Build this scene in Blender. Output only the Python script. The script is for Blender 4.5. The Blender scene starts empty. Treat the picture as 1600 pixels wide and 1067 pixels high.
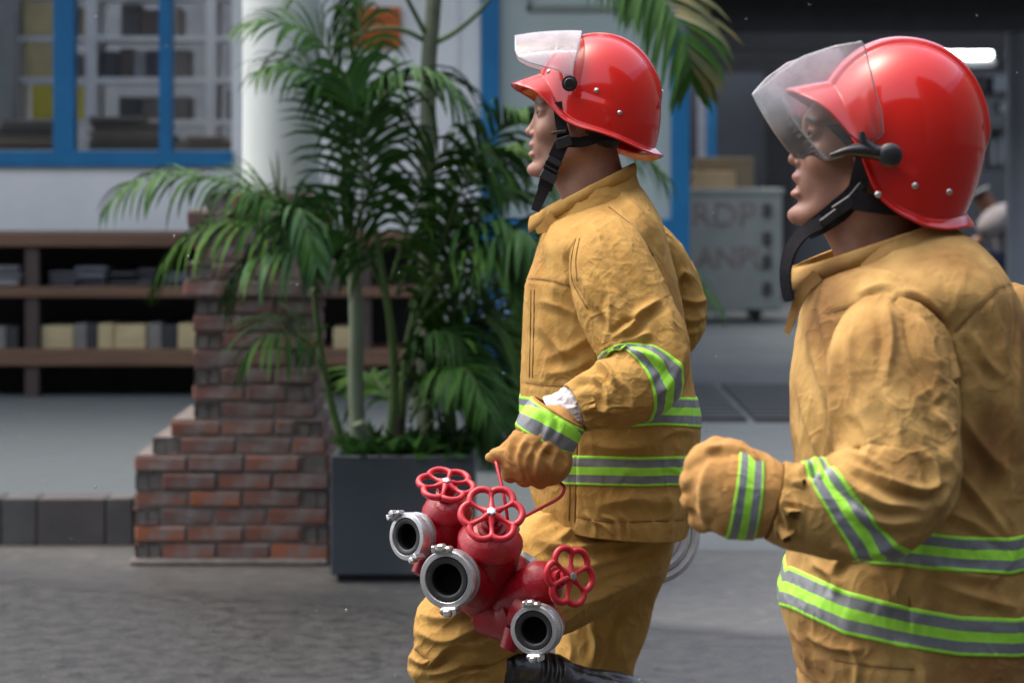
import bpy, bmesh, math, random
import numpy as np
from mathutils import Vector, Matrix
R = math.radians
rng = random.Random(7)
# ------------------------------------------------------------------ camera, sky, sun, exposure
F, YH, H = 4000.0, 270.0, 1.38            # focal length in photo pixels, horizon row, eye height
sc = bpy.context.scene
COL = sc.collection
cam_d = bpy.data.cameras.new("camera"); cam = bpy.data.objects.new("camera", cam_d); COL.objects.link(cam)
cam_d.sensor_width = 36.0; cam_d.lens = 90.0
cam_d.shift_y = -(533.5 - YH) / 1600.0
cam.location = (0, 0, H); cam.rotation_euler = (R(90), 0, 0)
cam_d.clip_start = 0.05; cam_d.clip_end = 500
cam_d.dof.use_dof = True; cam_d.dof.focus_distance = 4.48; cam_d.dof.aperture_fstop = 4.8
sc.camera = cam
world = bpy.data.worlds.new("World"); sc.world = world; world.use_nodes = True
wn = world.node_tree.nodes; wl = world.node_tree.links
sky = wn.new("ShaderNodeTexSky"); sky.sky_type = 'NISHITA'; sky.sun_disc = False
SUN_EL, SUN_AZ = R(66), R(285)
sky.sun_elevation = SUN_EL; sky.sun_rotation = SUN_AZ
sky.air_density = 0.8; sky.dust_density = 5.5; sky.ozone_density = 0.0
bg = wn["Background"]; bg.inputs[1].default_value = 0.15
wl.new(sky.outputs[0], bg.inputs[0])
sun_d = bpy.data.lights.new("sun", 'SUN'); sun = bpy.data.objects.new("sun", sun_d); COL.objects.link(sun)
sun_d.energy = 0.5; sun_d.angle = R(150); sun_d.color = (1.0, 0.985, 0.92)
sd = Vector((math.sin(SUN_AZ) * math.cos(SUN_EL), math.cos(SUN_AZ) * math.cos(SUN_EL), math.sin(SUN_EL)))
sun.rotation_euler = sd.to_track_quat('Z', 'Y').to_euler()
sun.location = sd * 30
sc.view_settings.view_transform = 'Standard'; sc.view_settings.look = 'None'
sc.view_settings.exposure = 1.58; sc.view_settings.gamma = 1.0
sc.view_settings.use_curve_mapping = False
sc.render.engine = 'CYCLES'
sc.cycles.max_bounces = 8; sc.cycles.transparent_max_bounces = 12
sc.cycles.use_denoising = True

# ------------------------------------------------------------------ helpers
def P(px, py, Y):
    return np.array([(px - 800.0) * Y / F, Y, H - (py - YH) * Y / F])
ORG = {}
def tag(o, label=None, cat=None, group=None, kind=None):
    if label: o['label'] = label
    if cat: o['category'] = cat
    if group: o['group'] = group
    if kind: o['kind'] = kind
    return o
def empty(name, loc, label, cat, group=None):
    o = bpy.data.objects.new(name, None); COL.objects.link(o)
    o.location = tuple(float(c) for c in loc); o.empty_display_size = .1
    ORG[o.name] = np.array(loc, float)
    return tag(o, label, cat, group)
def link(name, me, parent=None, org=None):
    o = bpy.data.objects.new(name, me); COL.objects.link(o)
    if parent is not None:
        o.parent = parent
        ORG[o.name] = ORG[parent.name]
    else:
        ORG[o.name] = np.zeros(3) if org is None else np.array(org, float)
        if org is not None: o.location = tuple(float(c) for c in org)
    return o
def mesh(name, V, Fc, mats, parent=None, smooth=True, mi=None, org=None):
    """V world coordinates; the object's own origin is its thing's base"""
    V = np.asarray(V, float).reshape(-1, 3)
    o0 = ORG[parent.name] if parent is not None else (np.zeros(3) if org is None else np.array(org, float))
    V = V - o0
    me = bpy.data.meshes.new(name)
    if isinstance(Fc, np.ndarray):
        k = Fc.shape[1]
        me.vertices.add(len(V)); me.vertices.foreach_set('co', V.astype(np.float32).ravel())
        me.loops.add(Fc.size); me.loops.foreach_set('vertex_index', Fc.astype(np.int32).ravel())
        me.polygons.add(len(Fc)); me.polygons.foreach_set('loop_start', np.arange(0, Fc.size, k, dtype=np.int32))
        me.update(calc_edges=True); me.validate()
    else:
        me.from_pydata([tuple(v) for v in V], [], [tuple(f) for f in Fc]); me.update()
    for m in (mats if isinstance(mats, (list, tuple)) else [mats]): me.materials.append(m)
    n = len(me.polygons)
    me.polygons.foreach_set('use_smooth', np.full(n, bool(smooth)))
    if mi is not None and len(mi) == n: me.polygons.foreach_set('material_index', np.asarray(mi, np.int32))
    return link(name, me, parent, org)
def grid_faces(nu, nv, closed=True, flip=False):
    i = np.arange(nu - 1)[:, None]; m = nv if closed else nv - 1
    j = np.arange(m)[None, :]; j2 = (j + 1) % nv
    q = np.stack([i * nv + j, i * nv + j2, (i + 1) * nv + j2, (i + 1) * nv + j], -1).reshape(-1, 4)
    return q[:, ::-1].copy() if flip else q
def crom(K, n, par=None):
    """Catmull-Rom through rows of K, chord-length spaced by the first three columns"""
    K = np.asarray(K, float)
    d = np.linalg.norm(np.diff(K[:, :3], axis=0), axis=1) ** 0.5 if par is None else np.diff(par)
    t = np.concatenate([[0], np.cumsum(np.maximum(d, 1e-5))]); t /= t[-1]
    m = np.zeros_like(K)
    m[1:-1] = (K[2:] - K[:-2]) / (t[2:] - t[:-2])[:, None]
    m[0] = (K[1] - K[0]) / (t[1] - t[0]); m[-1] = (K[-1] - K[-2]) / (t[-1] - t[-2])
    s = np.linspace(0, 1, n) if np.isscalar(n) else np.asarray(n, float)
    i = np.clip(np.searchsorted(t, s, side='right') - 1, 0, len(t) - 2)
    h = (t[i + 1] - t[i]); x = ((s - t[i]) / h)[:, None]; h = h[:, None]
    return ((2*x**3 - 3*x**2 + 1) * K[i] + (x**3 - 2*x**2 + x) * h * m[i]
            + (-2*x**3 + 3*x**2) * K[i + 1] + (x**3 - x**2) * h * m[i + 1])
def unit(v):
    v = np.asarray(v, float); return v / np.maximum(np.linalg.norm(v, axis=-1, keepdims=True), 1e-9)
def pnoise(p, seed=0):
    p = np.asarray(p, float); i = np.floor(p).astype(np.int64); f = p - i
    w = f * f * f * (f * (f * 6 - 15) + 10); out = 0
    for dx in (0, 1):
        for dy in (0, 1):
            for dz in (0, 1):
                h = ((i[..., 0] + dx) * 374761393 + (i[..., 1] + dy) * 668265263 + (i[..., 2] + dz) * 2147483647 + seed * 974634777) & 0xffffffff
                h = ((h ^ (h >> 13)) * 1274126177) & 0xffffffff
                h = (h ^ (h >> 16)) & 0xffffffff
                a = (h & 0xffff) / 65535. * 2 - 1; b = ((h >> 8) & 0xffff) / 65535. * 2 - 1; c = ((h >> 16) & 0xffff) / 65535. * 2 - 1
                g = a * (f[..., 0] - dx) + b * (f[..., 1] - dy) + c * (f[..., 2] - dz)
                out = out + g * (w[..., 0] if dx else 1 - w[..., 0]) * (w[..., 1] if dy else 1 - w[..., 1]) * (w[..., 2] if dz else 1 - w[..., 2])
    return out * 1.3
def normals(G, closed=True):
    if closed: dv = np.roll(G, -1, 1) - np.roll(G, 1, 1)
    else: dv = np.gradient(G, axis=1)
    du = np.gradient(G, axis=0)
    n = np.cross(du, dv); return unit(n)
def project(G):
    Y = G[..., 1]
    return np.stack([800 + G[..., 0] * F / Y, YH + (H - G[..., 2]) * F / Y], -1)
def fold_disp(G, N, folds):
    """folds: (points, height_mm, width_px, valley) - raised creases of the cloth along a line on its outer side"""
    px = project(G); face = np.clip((-N[..., 1] + .15) / .45, 0, 1)
    D = np.zeros(G.shape[:2])
    for f in folds:
        pts = crom(np.column_stack([np.array(f[0], float), np.zeros(len(f[0]))]), max(6, 5 * len(f[0])))[:, :2]
        amp, w = f[1], f[2]; val = f[3] if len(f) > 3 else 0.5
        if w > 3.4: amp, w = amp * 1.55, w * .74
        lo = pts.min(0) - 4 * w; hi = pts.max(0) + 4 * w
        msk = (px[..., 0] > lo[0]) & (px[..., 0] < hi[0]) & (px[..., 1] > lo[1]) & (px[..., 1] < hi[1]) & (face > 0)
        if not msk.any(): continue
        q = px[msk]; best = np.full(len(q), 1e9); sg = np.zeros(len(q)); tt = np.zeros(len(q)); n = len(pts) - 1
        for k in range(n):
            a, b = pts[k], pts[k + 1]; ab = b - a; L2 = ab @ ab + 1e-9
            u = ((q - a) @ ab) / L2; uc = np.clip(u, 0, 1)
            d = q - (a + uc[:, None] * ab); dist = np.hypot(d[:, 0], d[:, 1])
            better = dist < best
            best = np.where(better, dist, best)
            sg = np.where(better, np.sign(ab[0] * d[:, 1] - ab[1] * d[:, 0]), sg)
            tt = np.where(better, (k + uc) / n, tt)
        s = best * sg
        taper = 1.0 if (len(f) > 4 and f[4]) else np.clip(np.minimum(tt, 1 - tt) * 4, 0, 1) ** .7 * .9 + .1
        prof = .45 * np.exp(-(s / w) ** 2) + .62 * np.exp(-(np.sqrt(s * s + .05 * w * w)) * 1.25 / w) - val * np.exp(-((s - 1.9 * w) / (1.3 * w)) ** 2)
        D[msk] += amp * .001 * prof * taper
    return D * face
def frame(n, up=(0, 0, 1)):
    n = unit(np.array(n, float)); u = np.array(up, float); u = u - n * (u @ n)
    if np.linalg.norm(u) < 1e-4: u = np.array([1., 0, 0]) - n * n[0]
    u = unit(u); return n, u, np.cross(n, u)
class MB:
    """collects simple solids in world coordinates"""
    def __init__(s): s.V = []; s.F = []; s.m = []
    def add(s, V, Fc, m=0):
        o = len(s.V); s.V += [tuple(float(c) for c in v) for v in V]
        s.F += [tuple(int(i) + o for i in f) for f in Fc]; s.m += [m] * len(Fc)
    def box(s, a, b, m=0, bev=0.0):
        (x0, y0, z0), (x1, y1, z1) = a, b
        if bev <= 0:
            V = [(x, y, z) for z in (z0, z1) for y in (y0, y1) for x in (x0, x1)]
            s.add(V, [(0, 2, 3, 1), (4, 5, 7, 6), (0, 1, 5, 4), (1, 3, 7, 5), (3, 2, 6, 7), (2, 0, 4, 6)], m)
        else:
            bm = bmesh.new(); bmesh.ops.create_cube(bm, size=1.0)
            for v in bm.verts: v.co = Vector(((x0 + x1) / 2 + v.co.x * (x1 - x0), (y0 + y1) / 2 + v.co.y * (y1 - y0), (z0 + z1) / 2 + v.co.z * (z1 - z0)))
            bmesh.ops.bevel(bm, geom=bm.edges[:] , offset=bev, segments=1, profile=.5, affect='EDGES')
            bm.verts.index_update(); s.add([v.co for v in bm.verts], [[v.index for v in f.verts] for f in bm.faces], m); bm.free()
    def obox(s, c, ax, hs, m=0, bev=0.0):
        t = MB(); t.box((-hs[0], -hs[1], -hs[2]), (hs[0], hs[1], hs[2]), m, bev)
        A = np.array(ax, float); s.add([np.array(c) + v[0] * A[0] + v[1] * A[1] + v[2] * A[2] for v in t.V], t.F, m)
    def tube(s, pts, r, n=10, m=0, cap=True, closed=False):
        pts = np.array(pts, float); k = len(pts); r = np.broadcast_to(np.array(r, float), (k,))
        if closed: T = np.roll(pts, -1, 0) - np.roll(pts, 1, 0)
        else: T = np.gradient(pts, axis=0)
        T = unit(T); u = None; V = []
        for i in range(k):
            if u is None: _, u, _ = frame(T[i], (0, 0, 1) if abs(T[i][2]) < .9 else (1, 0, 0))
            u = unit(u - T[i] * (u @ T[i])); w = np.cross(T[i], u)
            for j in range(n):
                a = 2 * math.pi * j / n; V.append(pts[i] + r[i] * (math.cos(a) * u + math.sin(a) * w))
        Fc = []
        for i in range(k if closed else k - 1):
            i2 = (i + 1) % k
            for j in range(n): Fc.append((i * n + j, i * n + (j + 1) % n, i2 * n + (j + 1) % n, i2 * n + j))
        if cap and not closed: Fc += [tuple(range(n))[::-1], tuple((k - 1) * n + j for j in range(n))]
        s.add(V, Fc, m)
    def lathe(s, o, n, prof, seg=32, m=0, up=(0, 0, 1), capa=False, capb=False):
        """prof: (distance along axis, radius)"""
        n, u, w = frame(n, up); V = []; k = len(prof)
        for d, r in prof:
            for j in range(seg):
                a = 2 * math.pi * j / seg; V.append(np.array(o) + n * d + r * (math.cos(a) * u + math.sin(a) * w))
        Fc = [(i * seg + j, i * seg + (j + 1) % seg, (i + 1) * seg + (j + 1) % seg, (i + 1) * seg + j) for i in range(k - 1) for j in range(seg)]
        if capa: Fc.append(tuple(range(seg))[::-1])
        if capb: Fc.append(tuple((k - 1) * seg + j for j in range(seg)))
        s.add(V, Fc, m)
    def build(s, name, mats, parent=None, smooth=False, org=None, angle=None):
        o = mesh(name, s.V, s.F, mats, parent, smooth, s.m, org)
        bm = bmesh.new(); bm.from_mesh(o.data); bmesh.ops.recalc_face_normals(bm, faces=bm.faces[:]); bm.to_mesh(o.data); bm.free()
        if angle: o.data.set_sharp_from_angle(angle=R(angle))
        return o
# ---- signed distance shapes and a surface-nets mesher for heads and gloves
def sd_cap(p, a, b, r1, r2=None):
    a = np.array(a, float); b = np.array(b, float); r2 = r1 if r2 is None else r2
    ab = b - a; t = np.clip(((p - a) @ ab) / (ab @ ab + 1e-12), 0, 1)
    return np.linalg.norm(p - a - t[..., None] * ab, axis=-1) - (r1 + (r2 - r1) * t)
def sd_ell(p, c, r, rot=None):
    q = p - np.array(c, float)
    if rot is not None: q = q @ np.array(rot)
    r = np.array(r, float); k0 = np.linalg.norm(q / r, axis=-1); k1 = np.linalg.norm(q / (r * r), axis=-1)
    return k0 * (k0 - 1) / np.maximum(k1, 1e-9)
def smin(a, b, k):
    h = np.clip(.5 + .5 * (b - a) / k, 0, 1); return b + (a - b) * h - k * h * (1 - h)
def smax(a, b, k): return -smin(-a, -b, k)
def nets(fn, lo, hi, h):
    lo = np.array(lo, float); n = np.ceil((np.array(hi) - lo) / h).astype(int) + 1
    ax = [lo[i] + h * np.arange(n[i]) for i in range(3)]
    g = np.stack(np.meshgrid(*ax, indexing='ij'), -1).astype(np.float32); f = fn(g).astype(np.float32)
    ins = f < 0; acc = np.zeros(tuple(n - 1) + (3,), np.float32); cnt = np.zeros(tuple(n - 1), np.float32)
    cs = [(a, b, c) for a in (0, 1) for b in (0, 1) for c in (0, 1)]
    def sl(A, c): return A[c[0]:A.shape[0] - 1 + c[0], c[1]:A.shape[1] - 1 + c[1], c[2]:A.shape[2] - 1 + c[2]]
    for i in range(8):
        for j in range(i + 1, 8):
            if sum(abs(cs[i][k] - cs[j][k]) for k in range(3)) != 1: continue
            fa, fb = sl(f, cs[i]), sl(f, cs[j]); m = (fa < 0) != (fb < 0)
            t = np.where(m, fa / np.where(fa - fb == 0, 1, fa - fb), 0)
            for k in range(3): acc[..., k] += np.where(m, cs[i][k] + t * (cs[j][k] - cs[i][k]), 0)
            cnt += m
    idx = -np.ones(tuple(n - 1), np.int64); act = cnt > 0; idx[act] = np.arange(act.sum())
    ijk = np.argwhere(act); V = lo + h * (ijk + acc[act] / cnt[act][:, None])
    Q = []
    for d in range(3):
        e = [1, 1, 1]; e[d] = 0
        s0 = [slice(1, n[k] - 1) if k != d else slice(0, n[k] - 1) for k in range(3)]
        s1 = [slice(1, n[k] - 1) if k != d else slice(1, n[k]) for k in range(3)]
        A, B = ins[tuple(s0)], ins[tuple(s1)]; w = np.argwhere(A != B); sgn = A[A != B]
        for k in range(3):
            if k != d: w[:, k] += 1
        d1, d2 = (d + 1) % 3, (d + 2) % 3
        def at(o1, o2):
            q = w.copy(); q[:, d1] -= o1; q[:, d2] -= o2; return idx[q[:, 0], q[:, 1], q[:, 2]]
        q = np.stack([at(1, 1), at(0, 1), at(0, 0), at(1, 0)], -1)
        q[~sgn] = q[~sgn][:, ::-1]; Q.append(q)
    return V.astype(float), np.concatenate(Q)
# ------------------------------------------------------------------ materials
def nd(t, typ, **kw):
    n = t.nodes.new(typ)
    for k, v in kw.items(): setattr(n, k, v)
    return n
def M(name, c1, c2=None, rough=.6, scale=8.0, metal=0.0, bump=0.0, bscale=60.0, coat=0.0, rvar=0.0, detail=4, spec=.5, coord='Object', stretch=None, sss=0, contrast=(.35, .65), bump2=0, b2scale=8, c3=None, s3=2.0, c3range=(.55, .7), crinkle=0):
    m = bpy.data.materials.new(name); m.use_nodes = True; t = m.node_tree
    b = t.nodes["Principled BSDF"]
    b.inputs['Roughness'].default_value = rough; b.inputs['Metallic'].default_value = metal
    b.inputs['Coat Weight'].default_value = coat; b.inputs['Coat Roughness'].default_value = .06
    b.inputs['Specular IOR Level'].default_value = spec
    if sss:
        b.inputs['Subsurface Weight'].default_value = sss; b.inputs['Subsurface Radius'].default_value = (.012, .005, .003); b.inputs['Subsurface Scale'].default_value = 1
    tc = nd(t, "ShaderNodeTexCoord"); co = tc.outputs[coord]
    if stretch:
        mp = nd(t, "ShaderNodeMapping"); mp.inputs['Scale'].default_value = stretch; t.links.new(co, mp.inputs[0]); co = mp.outputs[0]
    c2 = c2 or tuple(c * .8 for c in c1)
    nz = nd(t, "ShaderNodeTexNoise"); nz.inputs['Scale'].default_value = scale; nz.inputs['Detail'].default_value = detail; nz.inputs['Roughness'].default_value = .6
    t.links.new(co, nz.inputs['Vector'])
    mr = nd(t, "ShaderNodeMapRange"); mr.inputs[1].default_value = contrast[0]; mr.inputs[2].default_value = contrast[1]
    t.links.new(nz.outputs[0], mr.inputs[0])
    mx = nd(t, "ShaderNodeMix", data_type='RGBA'); mx.inputs[6].default_value = (*c1, 1); mx.inputs[7].default_value = (*c2, 1)
    t.links.new(mr.outputs[0], mx.inputs[0]); colr = mx.outputs[2]
    if c3:
        n3 = nd(t, "ShaderNodeTexNoise"); n3.inputs['Scale'].default_value = s3; n3.inputs['Detail'].default_value = 5; t.links.new(co, n3.inputs['Vector'])
        r3 = nd(t, "ShaderNodeMapRange"); r3.inputs[1].default_value = c3range[0]; r3.inputs[2].default_value = c3range[1]; t.links.new(n3.outputs[0], r3.inputs[0])
        m3 = nd(t, "ShaderNodeMix", data_type='RGBA'); m3.inputs[7].default_value = (*c3, 1); t.links.new(colr, m3.inputs[6]); t.links.new(r3.outputs[0], m3.inputs[0]); colr = m3.outputs[2]
    t.links.new(colr, b.inputs['Base Color'])
    if rvar:
        r2 = nd(t, "ShaderNodeMapRange"); r2.inputs[3].default_value = max(0, rough - rvar); r2.inputs[4].default_value = min(1, rough + rvar)
        t.links.new(mr.outputs[0], r2.inputs[0]); t.links.new(r2.outputs[0], b.inputs['Roughness'])
    if bump:
        n2 = nd(t, "ShaderNodeTexNoise"); n2.inputs['Scale'].default_value = bscale; n2.inputs['Detail'].default_value = 4; t.links.new(co, n2.inputs['Vector'])
        bp = nd(t, "ShaderNodeBump"); bp.inputs['Strength'].default_value = bump; bp.inputs['Distance'].default_value = .004
        t.links.new(n2.outputs[0], bp.inputs['Height']); last = bp.outputs[0]
        if bump2:
            n4 = nd(t, "ShaderNodeTexNoise"); n4.inputs['Scale'].default_value = b2scale; n4.inputs['Detail'].default_value = 3; t.links.new(co, n4.inputs['Vector'])
            b4 = nd(t, "ShaderNodeBump"); b4.inputs['Strength'].default_value = bump2; b4.inputs['Distance'].default_value = .02
            t.links.new(n4.outputs[0], b4.inputs['Height']); t.links.new(last, b4.inputs['Normal']); last = b4.outputs[0]
        if crinkle:
            n5 = nd(t, "ShaderNodeTexNoise", noise_type='RIDGED_MULTIFRACTAL'); n5.inputs['Scale'].default_value = 11; n5.inputs['Detail'].default_value = 3; n5.inputs['Distortion'].default_value = .6; t.links.new(co, n5.inputs['Vector'])
            b5 = nd(t, "ShaderNodeBump"); b5.inputs['Strength'].default_value = crinkle; b5.inputs['Distance'].default_value = .006
            t.links.new(n5.outputs[0], b5.inputs['Height']); t.links.new(last, b5.inputs['Normal']); last = b5.outputs[0]
        t.links.new(last, b.inputs['Normal'])
    return m
def tint(m, attr, col, rough=None):
    """mixes a second colour in by a point attribute (lips, brows): the thing's own colouring"""
    t = m.node_tree; b = t.nodes["Principled BSDF"]; src = b.inputs['Base Color'].links[0].from_socket
    a = nd(t, "ShaderNodeAttribute", attribute_name=attr); mx = nd(t, "ShaderNodeMix", data_type='RGBA')
    mx.inputs[7].default_value = (*col, 1); t.links.new(a.outputs['Fac'], mx.inputs[0]); t.links.new(src, mx.inputs[6]); t.links.new(mx.outputs[2], b.inputs['Base Color'])
def glassy(name, base=.06, rough=.03, tintc=(.97, .99, 1), haze=0.0, drops=0.0):
    m = bpy.data.materials.new(name); m.use_nodes = True; t = m.node_tree; t.nodes.clear()
    out = nd(t, "ShaderNodeOutputMaterial"); tr = nd(t, "ShaderNodeBsdfTransparent"); tr.inputs[0].default_value = (*tintc, 1)
    gl = nd(t, "ShaderNodeBsdfGlossy"); gl.inputs['Roughness'].default_value = rough
    lw = nd(t, "ShaderNodeFresnel"); lw.inputs[0].default_value = 1.5
    ad = nd(t, "ShaderNodeMath", operation='ADD'); ad.inputs[1].default_value = base; t.links.new(lw.outputs[0], ad.inputs[0])
    mx = nd(t, "ShaderNodeMixShader"); t.links.new(ad.outputs[0], mx.inputs[0]); t.links.new(tr.outputs[0], mx.inputs[1]); t.links.new(gl.outputs[0], mx.inputs[2])
    last = mx.outputs[0]
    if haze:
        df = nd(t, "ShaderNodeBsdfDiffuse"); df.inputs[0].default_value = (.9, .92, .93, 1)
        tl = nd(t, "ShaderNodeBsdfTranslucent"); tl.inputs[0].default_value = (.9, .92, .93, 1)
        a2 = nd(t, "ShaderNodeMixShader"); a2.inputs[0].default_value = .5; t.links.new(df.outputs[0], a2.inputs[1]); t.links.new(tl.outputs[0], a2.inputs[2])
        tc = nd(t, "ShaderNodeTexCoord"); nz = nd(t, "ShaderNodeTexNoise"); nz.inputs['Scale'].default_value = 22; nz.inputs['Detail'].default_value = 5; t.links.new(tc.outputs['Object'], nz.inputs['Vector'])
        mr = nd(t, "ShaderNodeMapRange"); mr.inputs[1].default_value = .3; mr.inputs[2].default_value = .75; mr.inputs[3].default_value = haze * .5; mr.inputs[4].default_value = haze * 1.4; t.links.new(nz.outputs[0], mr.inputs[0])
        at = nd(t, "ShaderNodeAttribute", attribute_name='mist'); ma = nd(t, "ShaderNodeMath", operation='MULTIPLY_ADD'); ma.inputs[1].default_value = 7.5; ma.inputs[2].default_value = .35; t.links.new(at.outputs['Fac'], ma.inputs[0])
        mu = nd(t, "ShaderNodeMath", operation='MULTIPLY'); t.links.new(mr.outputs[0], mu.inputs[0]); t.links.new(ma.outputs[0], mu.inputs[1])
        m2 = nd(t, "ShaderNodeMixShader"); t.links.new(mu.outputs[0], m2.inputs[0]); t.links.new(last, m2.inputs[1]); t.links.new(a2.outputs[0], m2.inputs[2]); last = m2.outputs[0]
        if drops:
            vo = nd(t, "ShaderNodeTexVoronoi"); vo.inputs['Scale'].default_value = 190; t.links.new(tc.outputs['Object'], vo.inputs['Vector'])
            bp = nd(t, "ShaderNodeBump"); bp.inputs['Strength'].default_value = drops; bp.inputs['Distance'].default_value = .002
            vr = nd(t, "ShaderNodeMapRange"); vr.inputs[1].default_value = .0; vr.inputs[2].default_value = .35; vr.inputs[3].default_value = 1; vr.inputs[4].default_value = 0; t.links.new(vo.outputs['Distance'], vr.inputs[0])
            t.links.new(vr.outputs[0], bp.inputs['Height']); t.links.new(bp.outputs[0], gl.inputs['Normal'])
    t.links.new(last, out.inputs[0]); return m
def emis(name, c, s):
    m = bpy.data.materials.new(name); m.use_nodes = True; b = m.node_tree.nodes["Principled BSDF"]
    b.inputs['Emission Color'].default_value = (*c, 1); b.inputs['Emission Strength'].default_value = s; b.inputs['Base Color'].default_value = (.8, .8, .8, 1); return m
CLOTH = M("ochre_cotton", (.44, .272, .080), (.37, .213, .056), rough=.9, scale=14, bump=.32, bscale=420, spec=.2, bump2=.16, b2scale=30, contrast=(.3, .7), c3=(.29, .145, .036), s3=5, c3range=(.56, .78), crinkle=.36)
CLOTH2 = M("ochre_cotton_worn", (.44, .28, .095), (.35, .206, .063), rough=.9, scale=10, bump=.32, bscale=380, spec=.25, bump2=.12, b2scale=22, c3=(.19, .098, .032), s3=5, c3range=(.47, .68), crinkle=.36)
GLOVE = M("tan_glove_cotton", (.44, .25, .085), (.36, .19, .058), rough=.9, scale=14, bump=.15, bscale=380, spec=.2, crinkle=.3)
SEAM = M("ochre_thread", (.20, .095, .024), rough=.9)
LIME = M("lime_tape", (.36, .80, .07), (.30, .70, .05), rough=.55, scale=30, bump=.1, bscale=300)
LIME.node_tree.nodes["Principled BSDF"].inputs['Specular IOR Level'].default_value = .3
SILV = M("grey_reflective_tape", (.20, .22, .235), (.15, .165, .18), rough=.45, scale=40, bump=.15, bscale=500)
WHITE_CLOTH = M("white_knit_cuff", (.66, .64, .64), (.5, .48, .48), rough=.9, scale=60, bump=.5, bscale=160)
SKIN1 = M("skin_light", (.37, .195, .128), (.29, .142, .092), rough=.46, scale=24, bump=.12, bscale=380, sss=.06, spec=.45)
SKIN2 = M("skin_tan", (.31, .152, .092), (.235, .108, .066), rough=.43, scale=24, bump=.12, bscale=380, sss=.06, spec=.45)
HAIR = M("black_hair", (.012, .010, .010), rough=.55, bump=.6, bscale=300, stretch=(1, 1, .15))
EYEW = M("eye_white", (.20, .18, .165), rough=.2)
EYEB = M("eye_iris", (.012, .008, .006), rough=.15)
HELM = M("red_helmet_paint", (.56, .014, .008), (.50, .011, .007), spec=.3, rough=.14, scale=5, coat=.45, rvar=.05, bump=.03, bscale=28, c3=(.58, .12, .10), s3=22, c3range=(.66, .76))
HELM.node_tree.nodes["Principled BSDF"].inputs['Coat Roughness'].default_value = .03
HELMIN = M("black_helmet_liner", (.015, .015, .016), rough=.8)
STRAP = M("black_webbing", (.008, .008, .010), (.014, .014, .016), spec=.15, rough=.85, scale=200, bump=.4, bscale=420)
BUCK = M("black_plastic", (.014, .014, .016), rough=.35, coat=.2)
STEEL = M("steel", (.55, .54, .52), rough=.3, metal=1)
ALU = M("cast_aluminium", (.56, .57, .58), (.44, .45, .46), rough=.36, metal=.85, scale=60, bump=.12, bscale=220, rvar=.1)
REDV = M("red_cast_paint", (.29, .006, .014), (.24, .005, .011), spec=.4, rough=.34, coat=.08, scale=30, bump=.22, bscale=190, bump2=.05, b2scale=40, rvar=.1)
REDW = M("red_wheel_paint", (.45, .012, .026), (.38, .009, .020), spec=.4, rough=.38, coat=.08, scale=40, bump=.12, bscale=160)
RUB = M("black_rubber", (.010, .010, .011), (.016, .017, .018), rough=.38, scale=30, bump=.2, bscale=160, coat=.2)
HOSEW = M("grey_woven_hose", (.50, .515, .53), (.40, .41, .43), rough=.6, scale=30, bump=.3, bscale=300)
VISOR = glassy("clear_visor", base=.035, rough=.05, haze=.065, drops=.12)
BORE = M('dark_bore', (.004, .004, .004), rough=.9, spec=.1)
VEDGE = M('clear_plastic_edge', (.50, .53, .54), rough=.25)
PANE = glassy("window_glass", base=.01, rough=.02, tintc=(.96, .98, .98))
# ------------------------------------------------------------------ ground, kerb, building
ZP = 0.176                                  # pavement height
ASPH = M("wet_asphalt", (.014, .0155, .015), (.025, .027, .026), rough=.5, scale=14, bump=.9, bscale=70, rvar=.12, detail=10, bump2=.08, b2scale=7, c3=(.034, .036, .0345), s3=40, c3range=(.5, .7))
APRON = M("wet_concrete_apron", (.072, .075, .073), (.055, .058, .057), rough=.5, scale=7, bump=.5, bscale=50, rvar=.10, detail=9, c3=(.098, .099, .094), s3=16, c3range=(.5, .72))
PAVE = M("pavement_concrete", (.084, .102, .106), (.062, .077, .081), rough=.5, scale=1.3, bump=.3, bscale=40, rvar=.1, detail=7)
KERBW = M("kerb_faded_white", (.075, .08, .078), (.05, .05, .05), rough=.8, scale=5, bump=.4, bscale=40, c3=(.06, .055, .06), s3=7)
KERBD = M("kerb_faded_dark", (.05, .05, .05), (.075, .068, .07), rough=.8, scale=6, bump=.4, bscale=40)
WALLP = M("white_wall_paint", (.74, .77, .75), (.66, .70, .68), rough=.75, scale=2.5, bump=.1, bscale=40)
COLP = M("white_column_paint", (.46, .51, .495), (.38, .43, .415), rough=.65, scale=3.5, bump=.15, bscale=20, stretch=(1, 1, .35), c3=(.44, .47, .44), s3=3, c3range=(.6, .75))
BLUE = M("blue_frame_paint", (.008, .17, .38), (.006, .14, .32), rough=.45, scale=4, coat=.1)
def sheet(name, pts, mat, kind='structure', nsub=1):
    o = mesh(name, pts, [tuple(range(len(pts)))], mat, None, False); return tag(o, kind=kind)
sheet('road', [(-60, -60, 0), (60, -60, 0), (60, 60, 0), (-60, 60, 0)], ASPH)
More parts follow.
